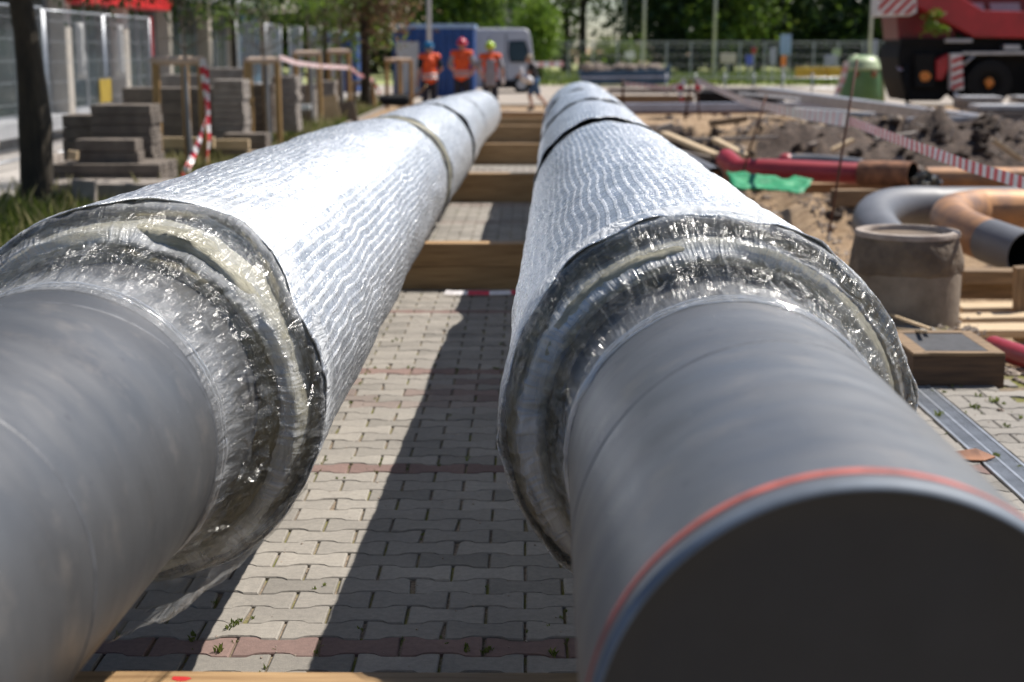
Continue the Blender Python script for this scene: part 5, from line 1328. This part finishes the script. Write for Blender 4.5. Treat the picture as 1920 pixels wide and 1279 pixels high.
for px in (830, 978):
    c_ = V(px, 164)
    for yy in (.0, 1.75):
        mb = MB(); mb.tube([(c_[0], Yv+yy-.04, .26), (c_[0], Yv+yy+.22, .26)], .34, 28); wh = mb.build('wheel', M['rubber'], vt, smooth=True, auto=40)
        mb = MB(); mb.tube([(c_[0], Yv+yy-.055, .26), (c_[0], Yv+yy-.03, .26)], .19, 20); mb.build('rim', M['galv'], wh, smooth=True, auto=40)
# ================================================================== lamp posts, far fences, signs
def post(px, Y_, h, r, label, arm=True, m='galv'):
    q = atY(px, 100, Y_); t_ = thing('lamp_post', (q.x, Y_, -.1), label, 'lamp post', 'tall lamp posts in the background')
    mb = MB(); mb.tube([(q.x, Y_, -.1), (q.x, Y_, h*.5), (q.x, Y_, h)], [r, r*.8, r*.55], 12); mb.build('mast', M[m], t_, smooth=True)
    mb = MB(); mb.tube([(q.x, Y_, h-.02), (q.x+.5, Y_, h+.25), (q.x+1.3, Y_, h+.3)], r*.45, 8); mb.box((q.x+1.5, Y_, h+.3), (.6, .25, .12)); mb.build('lamp_head', M[m], t_)
post(805, 50, 7, .085, 'pale lamp post rising behind the worker in the blue helmet', m='van_white')
post(948, 90, 9, .10, 'thin lamp post above the roof of the white van')
post(1207, 78, 9, .10, 'lamp post standing beyond the rubble skip')
post(1339, 88, 9, .12, 'grey lamp post right of the middle, before dark trees')
post(1631, 70, 9, .09, 'lamp post directly left of the striped counterweight')
post(1170, 95, 9, .10, 'faint lamp post left of the one behind the skip')
post(597, 47, 7, .10, 'thick grey pole behind the third timber frame')
post(630, 52, 7, .08, 'thin dark pole between the third and fourth timber frames', m='block_dark')
mb = MB(); q = atY(603, 8, 46.7); mb.box(tuple(q), (.22, .03, .42)); tag(mb.build('small_banner', M['blue_light'], bevel=.01), 'small light blue banner high on the thick grey pole', 'sign')
# far mesh fence
fz = None
for i in range(15):
    q = atY(1020+i*46, 100, 74); 
    lab = f'far mesh fence panel number {i+1} from the left before the dark trees'
    x = q.x
    if fz is None:
        fz = thing('far_mesh_fence', (x, 74, -.08), 'far mesh fence panel nearest the white van', 'fence panel', 'mesh fence panels before the far trees')
        mb = MB(); 
        for xx in (0, 1.17): mb.tube([(x+xx, 74, -.08), (x+xx, 74, 1.85)], .03, 6)
        for zz in (.1, 1.85): mb.tube([(x, 74, zz), (x+1.17, 74, zz)], .025, 6)
        mb.build('fence_frame', M['galv'], fz)
        mb = MB()
        for k in range(10): mb.tube([(x+.117*k, 74, .1), (x+.117*k, 74, 1.85)], .006, 3, cap=False)
        for k in range(4): mb.tube([(x, 74, .3+k*.45), (x+1.17, 74, .3+k*.45)], .006, 3, cap=False)
        mb.build('fence_mesh', M['galv'], fz)
    else:
        l = ('far mesh fence panel behind the skip', 'far mesh fence panel right of the skip')[0] if i < 5 else None
        o = dup(fz, (x, 74, -.08), 0, 'far mesh fence panel in the row before the dark trees')
fz['label'] = 'far mesh fence panel in the row before the dark trees'
def board(px0, py0, px1, py1, Y_, m, label, pole=True, cat='sign', name='sign_board'):
    a = atY(px0, py1, Y_); b = atY(px1, py0, Y_); t_ = thing(name, ((a.x+b.x)/2, Y_, -.08), label, cat)
    mb = MB(); mb.box(((a.x+b.x)/2, Y_, (a.z+b.z)/2), (b.x-a.x, .05, b.z-a.z)); mb.build('panel', M[m], t_, bevel=.02)
    mb = MB(); mb.tube([((a.x+b.x)/2, Y_+.06, -.08), ((a.x+b.x)/2, Y_+.06, a.z+.1)], .035, 8); mb.build('post', M['galv'], t_)
board(1172, 97, 1190, 110, 72, 'white_paint', 'small white board near the far fence behind the skip')
board(1398, 104, 1412, 122, 71, 'sign_blue', 'small blue board on the far fence')
board(1409, 90, 1418, 101, 71, 'pink_pipe', 'small pink board on the far fence above the blue one')
board(1462, 65, 1484, 102, 72, 'blue_light', 'tall blue-grey board before the dark trees')
board(1442, 90, 1456, 120, 71, 'beam_blue', 'narrow grey-blue board left of the tall blue-grey one')
board(1545, 103, 1568, 124, 71, 'beam_blue', 'low blue-grey cabinet left of the bottle bank', name='street_cabinet', cat='cabinet')
board(1625, 75, 1646, 106, 71, 'beam_blue', 'pale grey box above the bottle bank', name='street_cabinet', cat='cabinet')
board(1560, 92, 1577, 104, 71.5, 'bell_edge', 'small yellow-green board left above the bottle bank')
board(1350, 100, 1380, 118, 70.5, 'cream', 'beige board low on the far fence')
board(1464, 105, 1474, 124, 60, 'orange', 'small orange marker post left of the tall blue-grey board')
mb = MB(); a = atY(1490, 150, 62); b = atY(1692, 128, 62); 
for k in range(7):
    x0 = a.x+(b.x-a.x)*k/7; mb.box((x0+(b.x-a.x)/14, 62, .60), ((b.x-a.x)/7-.06, .35, .42))
tag(mb.build('yellow_barrier', M['yellow'], bevel=.05), 'low yellow barrier line behind the bottle bank', 'barrier')
# thin rail fence on the sandy ground
mb = MB(); 
for zz in (.25, .6): mb.tube([(atY(1250, 100, 52).x, 52, zz), (atY(1700, 100, 52).x, 52, zz)], .02, 6)
for k in range(9): x = atY(1250+k*55, 100, 52).x; mb.tube([(x, 52, -.1), (x, 52, .75)], .03, 6)
tag(mb.build('rail_fence', M['galv'], smooth=True), 'low thin rail fence on the sand before the bottle bank', 'fence')
# far building behind the trees
t_ = thing('far_building', (atY(948, 40, 105).x, 108, -.08), 'pale blue-grey flat-roofed building glimpsed above the van', 'building')
a = atY(918, 26, 105); b = atY(985, 26, 105); mb = MB(); mb.box(((a.x+b.x)/2, 108, 1.9), (b.x-a.x, 6, 4.0)); mb.build('wall', M['far_wall'], t_)
mb = MB(); mb.box(((a.x+b.x)/2, 108, 3.98), (b.x-a.x+.3, 6.3, .2)); mb.build('roof', M['sill'], t_)
for k in range(3): mb = MB(); mb.box((a.x+(b.x-a.x)*(k+.5)/3, 104.98, 2.6), (.5, .04, .5)); mb.build('window', M['glass_dark'], t_)
# grass field
M['field'] = mat('field', (.24,.30,.09), .95, 0, vs=.3, col2=(.34,.33,.16), bs=4)
sheet('grass_field', -20, 90, 68, 150, .008, M['field'], 4, 10)
M['road'] = mat('road', (.36,.31,.26), .95, 0, vs=.6, var=.2)
sheet('sandy_track', -6, 30, 46, 67.5, .01, M['road'], 4, 8)
def tufts(n, x0, x1, y0, y1, h, label, m):
    mb = MB()
    for i in range(n):
        x = rnd.uniform(x0, x1); y = rnd.uniform(y0, y1)
        for k in range(3):
            a = rnd.uniform(0, 6.28); q = Vector((cos(a), sin(a), 0))*.07; hh = h*rnd.uniform(.4, 1)
            mb.add([Vector((x, y, -.08))-q, Vector((x, y, -.08))+q, Vector((x+rnd.uniform(-.1, .1), y, -.08+hh))], [(0,1,2)])
    tag(mb.build('meadow_grass', m), label, 'grass', kind='stuff')
tufts(6000, -2, 40, 68, 96, .35, 'rough meadow grass on the far field', M['grass'])
# ================================================================== background trees
rnd = random.Random(5)
def btree(px, Y_, h, rad, leaf, label, seed, n=6500, size=.30, lo=.6, leaf2=None, shape=1, clumps=46):
    q = atY(px, 100, Y_)
    cz = lo+(h-lo)/2
    return tree('background_tree', (q.x, Y_), h, .16+.01*h, ((0, 0, cz), (rad, rad, (h-lo)/2*shape)), label, leaf, n=n, size=size, clumps=clumps, seed=seed, hollow=.25, leaf2=leaf2, bend=.02, group='trees in the background')
bt = [
 (560, 92, 11, 5, 'leaf_dark', 'dark tree behind the blue containers, far left', 6500, .3, .5, None),
 (700, 96, 12, 5, 'leaf_dark', 'dark tree behind the brownish street tree', 6500, .3, .4, 'leaf_mid'),
 (790, 98, 12, 4.5, 'leaf_dark', 'dark tree above the dark blue container', 6500, .3, .4, 'leaf_mid'),
 (862, 84, 9, 2.6, 'leaf_mid', 'lighter green tree right of the worker in the blue helmet, above the container', 5000, .24, .8, 'leaf_bright'),
 (915, 112, 12, 4.0, 'leaf_dark', 'dark tree behind the pale far building', 6500, .3, 1.0, 'leaf_mid'),
 (1008, 74, 4.0, .95, 'leaf_bright', 'small bright yellow-green tree right of the white van', 4500, .12, .6, None),
 (1062, 100, 12, 3.2, 'leaf_mid', 'loose green tree with sky gaps right of the small bright tree', 2000, .26, .7, 'leaf_olive'),
 (1092, 96, 12, 1.9, 'leaf_mid', 'thin airy tree with a dark trunk beside the gap of sky', 800, .22, 1.2, 'leaf_bright'),
 (1158, 90, 2.2, 1.5, 'leaf_olive', 'low olive bush under the gap of sky', 2600, .16, .1, 'leaf_bright'),
 (1280, 98, 12, 3.3, 'leaf_dark', 'dark dense tree right of the gap of sky', 7500, .3, .1, 'leaf_mid'),
 (1300, 104, 13, 4.5, 'leaf_dark', 'darkest tree behind the grey lamp post', 8000, .3, .1, None),
 (1370, 94, 9, 2.6, 'leaf_mid', 'mid green tree just right of the grey lamp post', 5000, .24, .9, 'leaf_bright'),
 (1420, 100, 12, 4.2, 'leaf_dark', 'dark tree with yellowish tips left of the tall blue-grey board', 7500, .3, .2, 'leaf_olive'),
 (1500, 104, 13, 4.6, 'leaf_dark', 'very dark tree right of the tall blue-grey board', 8000, .3, .1, None),
 (1575, 100, 12, 4.4, 'leaf_dark', 'dark tree above the bottle bank', 8000, .3, .1, 'leaf_mid'),
 (1660, 102, 12, 4.4, 'leaf_dark', 'dark tree behind the striped counterweight', 7000, .3, .1, None),
 (1760, 104, 12, 4.6, 'leaf_dark', 'dark tree behind the crane cab', 6000, .3, .2, 'leaf_mid'),
 (1870, 104, 12, 4.6, 'leaf_dark', 'dark tree behind the crane boom at the right edge', 6000, .3, .2, None),
 (500, 88, 11, 4.5, 'leaf_mid', 'green tree rising behind the shop building corner', 5500, .28, .6, None),
]
for i, b_ in enumerate(bt): btree(b_[0], b_[1], b_[2], b_[3], b_[4], b_[5], 100+i, n=b_[6], size=b_[7], lo=b_[8], leaf2=b_[9])
# distant wood closing the horizon
mb = MB()
for i in range(46):
    a = i/45; px = 380+a*1700; 
    if 1000 < px < 1225: continue
    q = atY(px, 100, 128+6*N(i*.7)); crown_mb(mb, (q.x, q.y, 4.0), (4.2, 3, 5.2+1.5*N(i*1.3, 4)), 1500, .42, 18, .1, seed=i)
tag(mb.build('distant_wood', M['leaf_dark']), 'dark continuous wood closing the view behind the trees', 'wood', kind='stuff')
# ================================================================== people
def remesh(mb, name, m, parent, vox, label=None, smooth_it=3):
    o = mb.build(name, m, None); r = o.modifiers.new('r', 'REMESH'); r.mode = 'VOXEL'; r.voxel_size = vox
    s = o.modifiers.new('s', 'SMOOTH'); s.factor = .6; s.iterations = smooth_it
    dg = bpy.context.evaluated_depsgraph_get(); me = bpy.data.meshes.new_from_object(o.evaluated_get(dg)); old = o.data
    o.modifiers.clear(); o.data = me; bpy.data.meshes.remove(old); me.name = name
    me.polygons.foreach_set('use_smooth', [True]*len(me.polygons))
    if parent is not None:
        o.parent = parent; o.location = (0,0,0)
    return o
def limb(mb, pts, rad, n=14):
    pts = [Vector(p) for p in pts]
    for a, b, ra, rb in zip(pts, pts[1:], rad, rad[1:]):
        mb.tube([a, b], [ra, rb], n)
    for p, r in zip(pts, rad): mb.ell(p, (r, r, r), n, 8)
def person(loc, face, label, J, cl, scale=1.0):
    """J: joints in local coords (x right, y forward, z up) ; face = heading angle"""
    t_ = thing('person', (0,0,0), label, 'person')
    b = MB()
    pel, ch, nk, hd = J['pelvis'], J['chest'], J['neck'], J['head']
    b.ell(pel, (.155, .11, .12), 18, 12); b.ell(ch, (.165, .115, .19), 18, 12); b.ell(Vector(pel).lerp(Vector(ch), .5), (.135, .10, .16), 18, 10)
    limb(b, [ch, nk], [.075, .055]); limb(b, [nk, hd], [.055, .06])
    h = Vector(hd); f = Vector(J.get('look', (0,1,0))).normalized(); sd = Vector((f.y, -f.x, 0)).normalized()
    ang = atan2(f.y, f.x)-pi/2; rt = RZ(ang)
    b.ell(h, (.075, .095, .118), 20, 14, rot=rt); b.ell(h+rt @ Vector((0, .035, -.06)), (.05, .055, .055), 14, 10, rot=rt)
    b.tube([h+rt @ Vector((0, .085, .015)), h+rt @ Vector((0, .112, -.018))], [.010, .017], 10)
    b.ell(h+rt @ Vector((0, .088, -.055)), (.024, .014, .009), 10, 6, rot=rt)
    for s in (-1, 1):
        b.ell(h+rt @ Vector((s*.077, -.005, -.01)), (.012, .024, .034), 10, 8, rot=rt)
        b.ell(h+rt @ Vector((s*.03, .080, .022)), (.018, .014, .010), 10, 6, rot=rt)
    for s in ('L', 'R'):
        sh, el, wr, dr = [Vector(v) for v in J['arm'+s]]; dr = dr.normalized()
        limb(b, [sh, el, wr], [.058, .043, .029])
        side = dr.cross(Vector((0,0,1)));  side = side.normalized() if side.length > .1 else Vector((1,0,0))
        cu = side.cross(dr).normalized(); pc = wr+dr*.05
        b.ell(pc, (.036, .036, .036), 10, 8); b.ell(wr+dr*.085, (.038,.034,.034), 10, 8)
        for k in range(4):
            r0 = wr+dr*.095+side*(.027-.018*k); L_ = (.055, .070, .074, .060)[3-k]
            m1 = r0+dr*L_*.5-cu*.006; e1 = m1+(dr*.7-cu*.7)*L_*.55
            limb(b, [r0, m1, e1], [.0105, .0095, .0085], 8)
        r0 = wr+dr*.03+side*.032; m1 = r0+(side*.7+dr*.7)*.035; limb(b, [r0, m1, m1+dr*.03-cu*.01], [.013, .0115, .0095], 8)
    for s in ('L', 'R'):
        hp, kn, an, toe = [Vector(v) for v in J['leg'+s]]
        limb(b, [hp, kn], [.09, .060]); limb(b, [kn, kn.lerp(an, .35), an], [.058, .056, .036]); limb(b, [an, toe], [.042, .032])
    body = remesh(b, 'body', M['skin'], t_, .011)
    # trousers or shorts
    c = MB(); c.ell(pel, (.172, .128, .13), 18, 12); c.ell(Vector(pel)+Vector((0,0,.08)), (.155, .12, .07), 18, 8)
    for s in ('L', 'R'):
        hp, kn, an, toe = [Vector(v) for v in J['leg'+s]]
        if cl.get('shorts'): limb(c, [hp, hp.lerp(kn, .8)], [.108, .092])
        else: limb(c, [hp, kn], [.105, .078]); limb(c, [kn, kn.lerp(an, .9)], [.076, .068])
    remesh(c, 'shorts' if cl.get('shorts') else 'trousers', M[cl['legs']], t_, .014)
    # boots
    c = MB()
    for s in ('L', 'R'):
        hp, kn, an, toe = [Vector(v) for v in J['leg'+s]]
        limb(c, [an+Vector((0,0,.06 if not cl.get('shorts') else -.02)), an, toe], [.056, .055, .046]); 
    remesh(c, 'shoes', M['trousers'], t_, .012)
    # shirt with sleeves
    c = MB(); c.ell(ch, (.183, .133, .205), 18, 12); c.ell(Vector(pel).lerp(Vector(ch), .45), (.160, .125, .20), 18, 12)
    for s in ('L', 'R'):
        sh, el, wr, dr = [Vector(v) for v in J['arm'+s]]
        q = cl.get('sleeve', .6); limb(c, [Vector(nk)+Vector((0,0,-.045)), sh], [.07, .077]); limb(c, [sh, sh.lerp(el, min(1, q*1.4))], [.077, .066])
        if q > .8: limb(c, [el, el.lerp(wr, .85)], [.06, .045])
    remesh(c, 'shirt', M[cl['shirt']], t_, .014)
    if cl.get('vest'):
        c = MB(); mid = Vector(pel).lerp(Vector(ch), .35)
        c.ell(ch, (.200, .150, .215), 20, 12); c.ell(mid, (.188, .150, .24), 20, 12); c.ell(Vector(pel)+Vector((0,0,.0)), (.195, .152, .13), 20, 10)
        for s in ('L', 'R'): limb(c, [Vector(nk)+Vector((0,-.005,-.04)), Vector(J['arm'+s][0])+Vector((0,0,.012))], [.075, .088])
        v = remesh(c, 'vest', M['vest'], t_, .014)
        # reflective bands hug the vest: two round the waist
        for dz in (.02, .13):
            c = MB(); n = 40; P_ = Vector(pel)+(Vector(ch)-Vector(pel))*dz*2.2; vs = []
            for (zz, k) in ((-.024, 1.0), (.024, 1.0)):
                for i in range(n): a = 2*pi*i/n; vs.append(P_+Vector((.2005*cos(a), .158*sin(a), zz)))
            c.add(vs, [(i, (i+1) % n, n+(i+1) % n, n+i) for i in range(n)]); o = c.build('reflective_band', M['reflect'], None, smooth=True); o.parent = v
            so = o.modifiers.new('t', 'SOLIDIFY'); so.thickness = .006
        if cl.get('panel'):
            c = MB(); P_ = Vector(mid); vs = []; n = 10; m_ = 12
            for j in range(m_+1):
                for i in range(n+1):
                    a = -pi/2+(i/n-.5)*(1.0+.35*(1-j/m_)); z = -.30+.62*j/m_
                    vs.append(P_+Vector((.215*cos(a), .172*sin(a)*(1-.12*abs(z)), z)))
            c.add(vs, [(j*(n+1)+i, j*(n+1)+i+1, (j+1)*(n+1)+i+1, (j+1)*(n+1)+i) for j in range(m_) for i in range(n)])
            o = c.build('back_panel', M['shirt_grey'], None, smooth=True); o.parent = t_; so = o.modifiers.new('t', 'SOLIDIFY'); so.thickness = .012
    if cl.get('helmet'):
        c = MB(); R3 = rt
        c.ell(h+R3 @ Vector((0, -.005, .045)), (.118, .140, .105), 24, 14, rot=R3); c.tube([h+R3 @ Vector((0,.12,.035)), h+R3 @ Vector((0,.165,.022))], [.06,.03], 12)
        c.tube([h+R3 @ Vector((0, -.13, .10)), h+R3 @ Vector((0, 0, .158)), h+R3 @ Vector((0, .12, .11))], .016, 8)
        n = 28; vs = []
        for (r, zz) in ((.115, .02), (.133, .012), (.133, .022), (.115, .035)):
            for i in range(n): a = 2*pi*i/n; vs.append(h+R3 @ Vector((r*cos(a), r*1.18*sin(a), zz)))
        c.add(vs, [(j*n+i, j*n+(i+1) % n, ((j+1) % 4)*n+(i+1) % n, ((j+1) % 4)*n+i) for j in range(4) for i in range(n)])
        o = c.build('helmet', M[cl['helmet']], None, smooth=True); o.parent = t_
        c = MB(); c.ell(h+R3 @ Vector((0, -.02, -.02)), (.083, .088, .07), 16, 10, rot=R3); o = c.build('hair', M['hair'], None, smooth=True); o.parent = t_
    else:
        c = MB(); c.ell(h+rt @ Vector((0, -.018, .03)), (.092, .100, .105), 18, 12, rot=rt, jit=.1); o = c.build('hair', M['hair'], None, smooth=True); o.parent = t_
    if cl.get('glove'):
        c = MB(); sh, el, wr, dr = [Vector(v) for v in J['armR']]; c.ell(wr+dr.normalized()*.08, (.05,.05,.09), 12, 8); o = c.build('glove', M[cl['glove']], None, smooth=True); o.parent = t_
    t_.scale = (scale,)*3; t_.location = loc; t_.rotation_euler = (0, 0, face)
    return t_
def stand(arm_l, arm_r, lean=0, look=(0,1,0), spread=.11):
    return dict(pelvis=(0,0,.95), chest=(0,lean*.5,1.30), neck=(0,lean*.8,1.52), head=(0,lean+.02,1.66), look=look, armL=arm_l, armR=arm_r,
        legL=[(-.09,0,.90),(-spread,.02,.50),(-spread-.02,-.02,.08),(-spread-.04,.13,.035)], legR=[(.09,0,.90),(spread,.03,.50),(spread+.02,-.01,.08),(spread+.05,.14,.035)])
Yw = 36.5
def wl(px, zg_=-.05, Y_=Yw): q = atY(px, 100, Y_); return (q.x, Y_, zg_)
hipL = [(-.19,0,1.44),(-.30,.03,1.18),(-.20,.22,1.02),(.3,1,-.2)]; hipR = [(.19,0,1.44),(.30,.03,1.18),(.20,.22,1.02),(-.3,1,-.2)]
downR = [(.19,0,1.44),(.27,-.02,1.15),(.30,.06,.90),(.1,.1,-1)]; downL = [(-.19,0,1.44),(-.26,-.02,1.15),(-.28,.06,.90),(-.1,.1,-1)]
person(wl(805, -.08), .35, 'worker in a blue helmet and orange vest seen from behind, leftmost of the three', stand(downL, hipR, .05, (-.3,1,0)), dict(legs='trousers', shirt='shirt_black', vest=1, helmet='helmet_blue', sleeve=.5), 1.03)
person(wl(866, -.02), -.15, 'worker in a dark red helmet and orange vest seen from behind, middle of the three', stand(hipL, hipR, .02, (.2,1,0)), dict(legs='trousers', shirt='shirt_grey', vest=1, helmet='helmet_red', sleeve=.6), 1.04)
person(wl(919, -.06), .05, 'worker in a lime green helmet with a grey back, rightmost of the three', stand(hipL, [(.19,0,1.44),(.29,-.02,1.18),(.30,.10,.96),(.1,.4,-1)], .03, (.1,1,0)), dict(legs='trousers', shirt='shirt_grey', vest=1, panel=1, helmet='helmet_green', sleeve=.6, glove='white_bag'), 1.02)
# walking person, side on, heading left, carrying a white bundle
w = dict(pelvis=(0,0,.90), chest=(0,.10,1.24), neck=(0,.16,1.44), head=(0,.21,1.57), look=(0,1,-.1),
    armL=[(-.18,.12,1.37),(-.20,.25,1.12),(-.16,.48,1.08),(0,1,.1)], armR=[(.18,.12,1.37),(.21,.22,1.12),(.16,.46,1.05),(0,1,0)],
    legL=[(-.09,0,.86),(-.10,.20,.48),(-.10,.10,.09),(-.10,.24,.035)], legR=[(.09,0,.86),(.10,-.10,.47),(.10,-.42,.14),(.10,-.33,.035)])
pw = wl(1004, -.09, 42.0)
person(pw, pi/2+.15, 'person in a dark top and blue shorts striding left with a white bundle', w, dict(legs='denim', shirt='shirt_black', shorts=1, sleeve=.35), .90)
mb = MB(); c_ = atY(989, 148, 41.8); mb.ell(tuple(c_), (.19,.13,.10), 18, 12, jit=.7, rot=RY(.5)); c_ = atY(978, 134, 41.8); mb.ell(tuple(c_), (.07,.07,.12), 14, 10, jit=.6)
tag(mb.build('cloth_bundle', M['white_bag'], smooth=True), 'crumpled white bundle carried by the walking person', 'bundle')
# board and bags near the workers
bar((765, 195), (800, 160), 34.5, .03, .5, 'tan board leaning low in front of the workers', 'timber', 'board', 'board', None)
mb = MB()
for i in range(9):
    c_ = atY(722+i*4.5, 188+5*N(i), 33.5); mb.ell(tuple(c_), (.12,.14,.10), 12, 8, jit=.8)
tag(mb.build('bag_heap', M['black'], smooth=True), 'heap of black bags beside the far end of the left pipe', 'bag')
# ================================================================== camera, light, sky
cam = bpy.data.cameras.new('camera'); co = bpy.data.objects.new('camera', cam); C.objects.link(co)
co.location = CAM; co.rotation_euler = (pi/2-PITCH, 0, YAW); cam.lens = F/1920*36; cam.sensor_width = 36; cam.clip_end = 2000; cam.clip_start = .05
cam.dof.use_dof = True; cam.dof.focus_distance = 4.3; cam.dof.aperture_fstop = 2.9; cam.dof.aperture_blades = 0
scene.camera = co
S = Vector((.50, .33, .85)).normalized()
sun = bpy.data.lights.new('sun', 'SUN'); so = bpy.data.objects.new('sun', sun); C.objects.link(so)
sun.energy = 5.0; sun.angle = math.radians(.5); sun.color = (1, .945, .87); so.rotation_euler = S.to_track_quat('Z', 'Y').to_euler(); so.location = (5, 0, 20)
wd = bpy.data.worlds.new('World'); scene.world = wd; wd.use_nodes = True; nt = wd.node_tree
bg = nt.nodes['Background']; sk = nt.nodes.new('ShaderNodeTexSky'); sk.sky_type = 'NISHITA'; sk.sun_disc = False
sk.sun_elevation = math.asin(S.z); sk.sun_rotation = atan2(S.x, S.y); sk.dust_density = .3; sk.air_density = 1.0; sk.ozone_density = 2.5
tn = nt.nodes.new('ShaderNodeMix'); tn.data_type = 'RGBA'; tn.blend_type = 'MULTIPLY'; tn.inputs[0].default_value = 1; nt.links.new(sk.outputs[0], tn.inputs[6]); tn.inputs[7].default_value = (.97, 1.0, 1.06, 1); nt.links.new(tn.outputs[2], bg.inputs[0]); bg.inputs[1].default_value = .062
scene.view_settings.view_transform = 'Standard'; scene.view_settings.look = 'None'; scene.view_settings.exposure = .45; scene.view_settings.gamma = 1
scene.render.engine = 'CYCLES'
scene.render.resolution_x = 1024; scene.render.resolution_y = 682
scene.cycles.transparent_max_bounces = 16
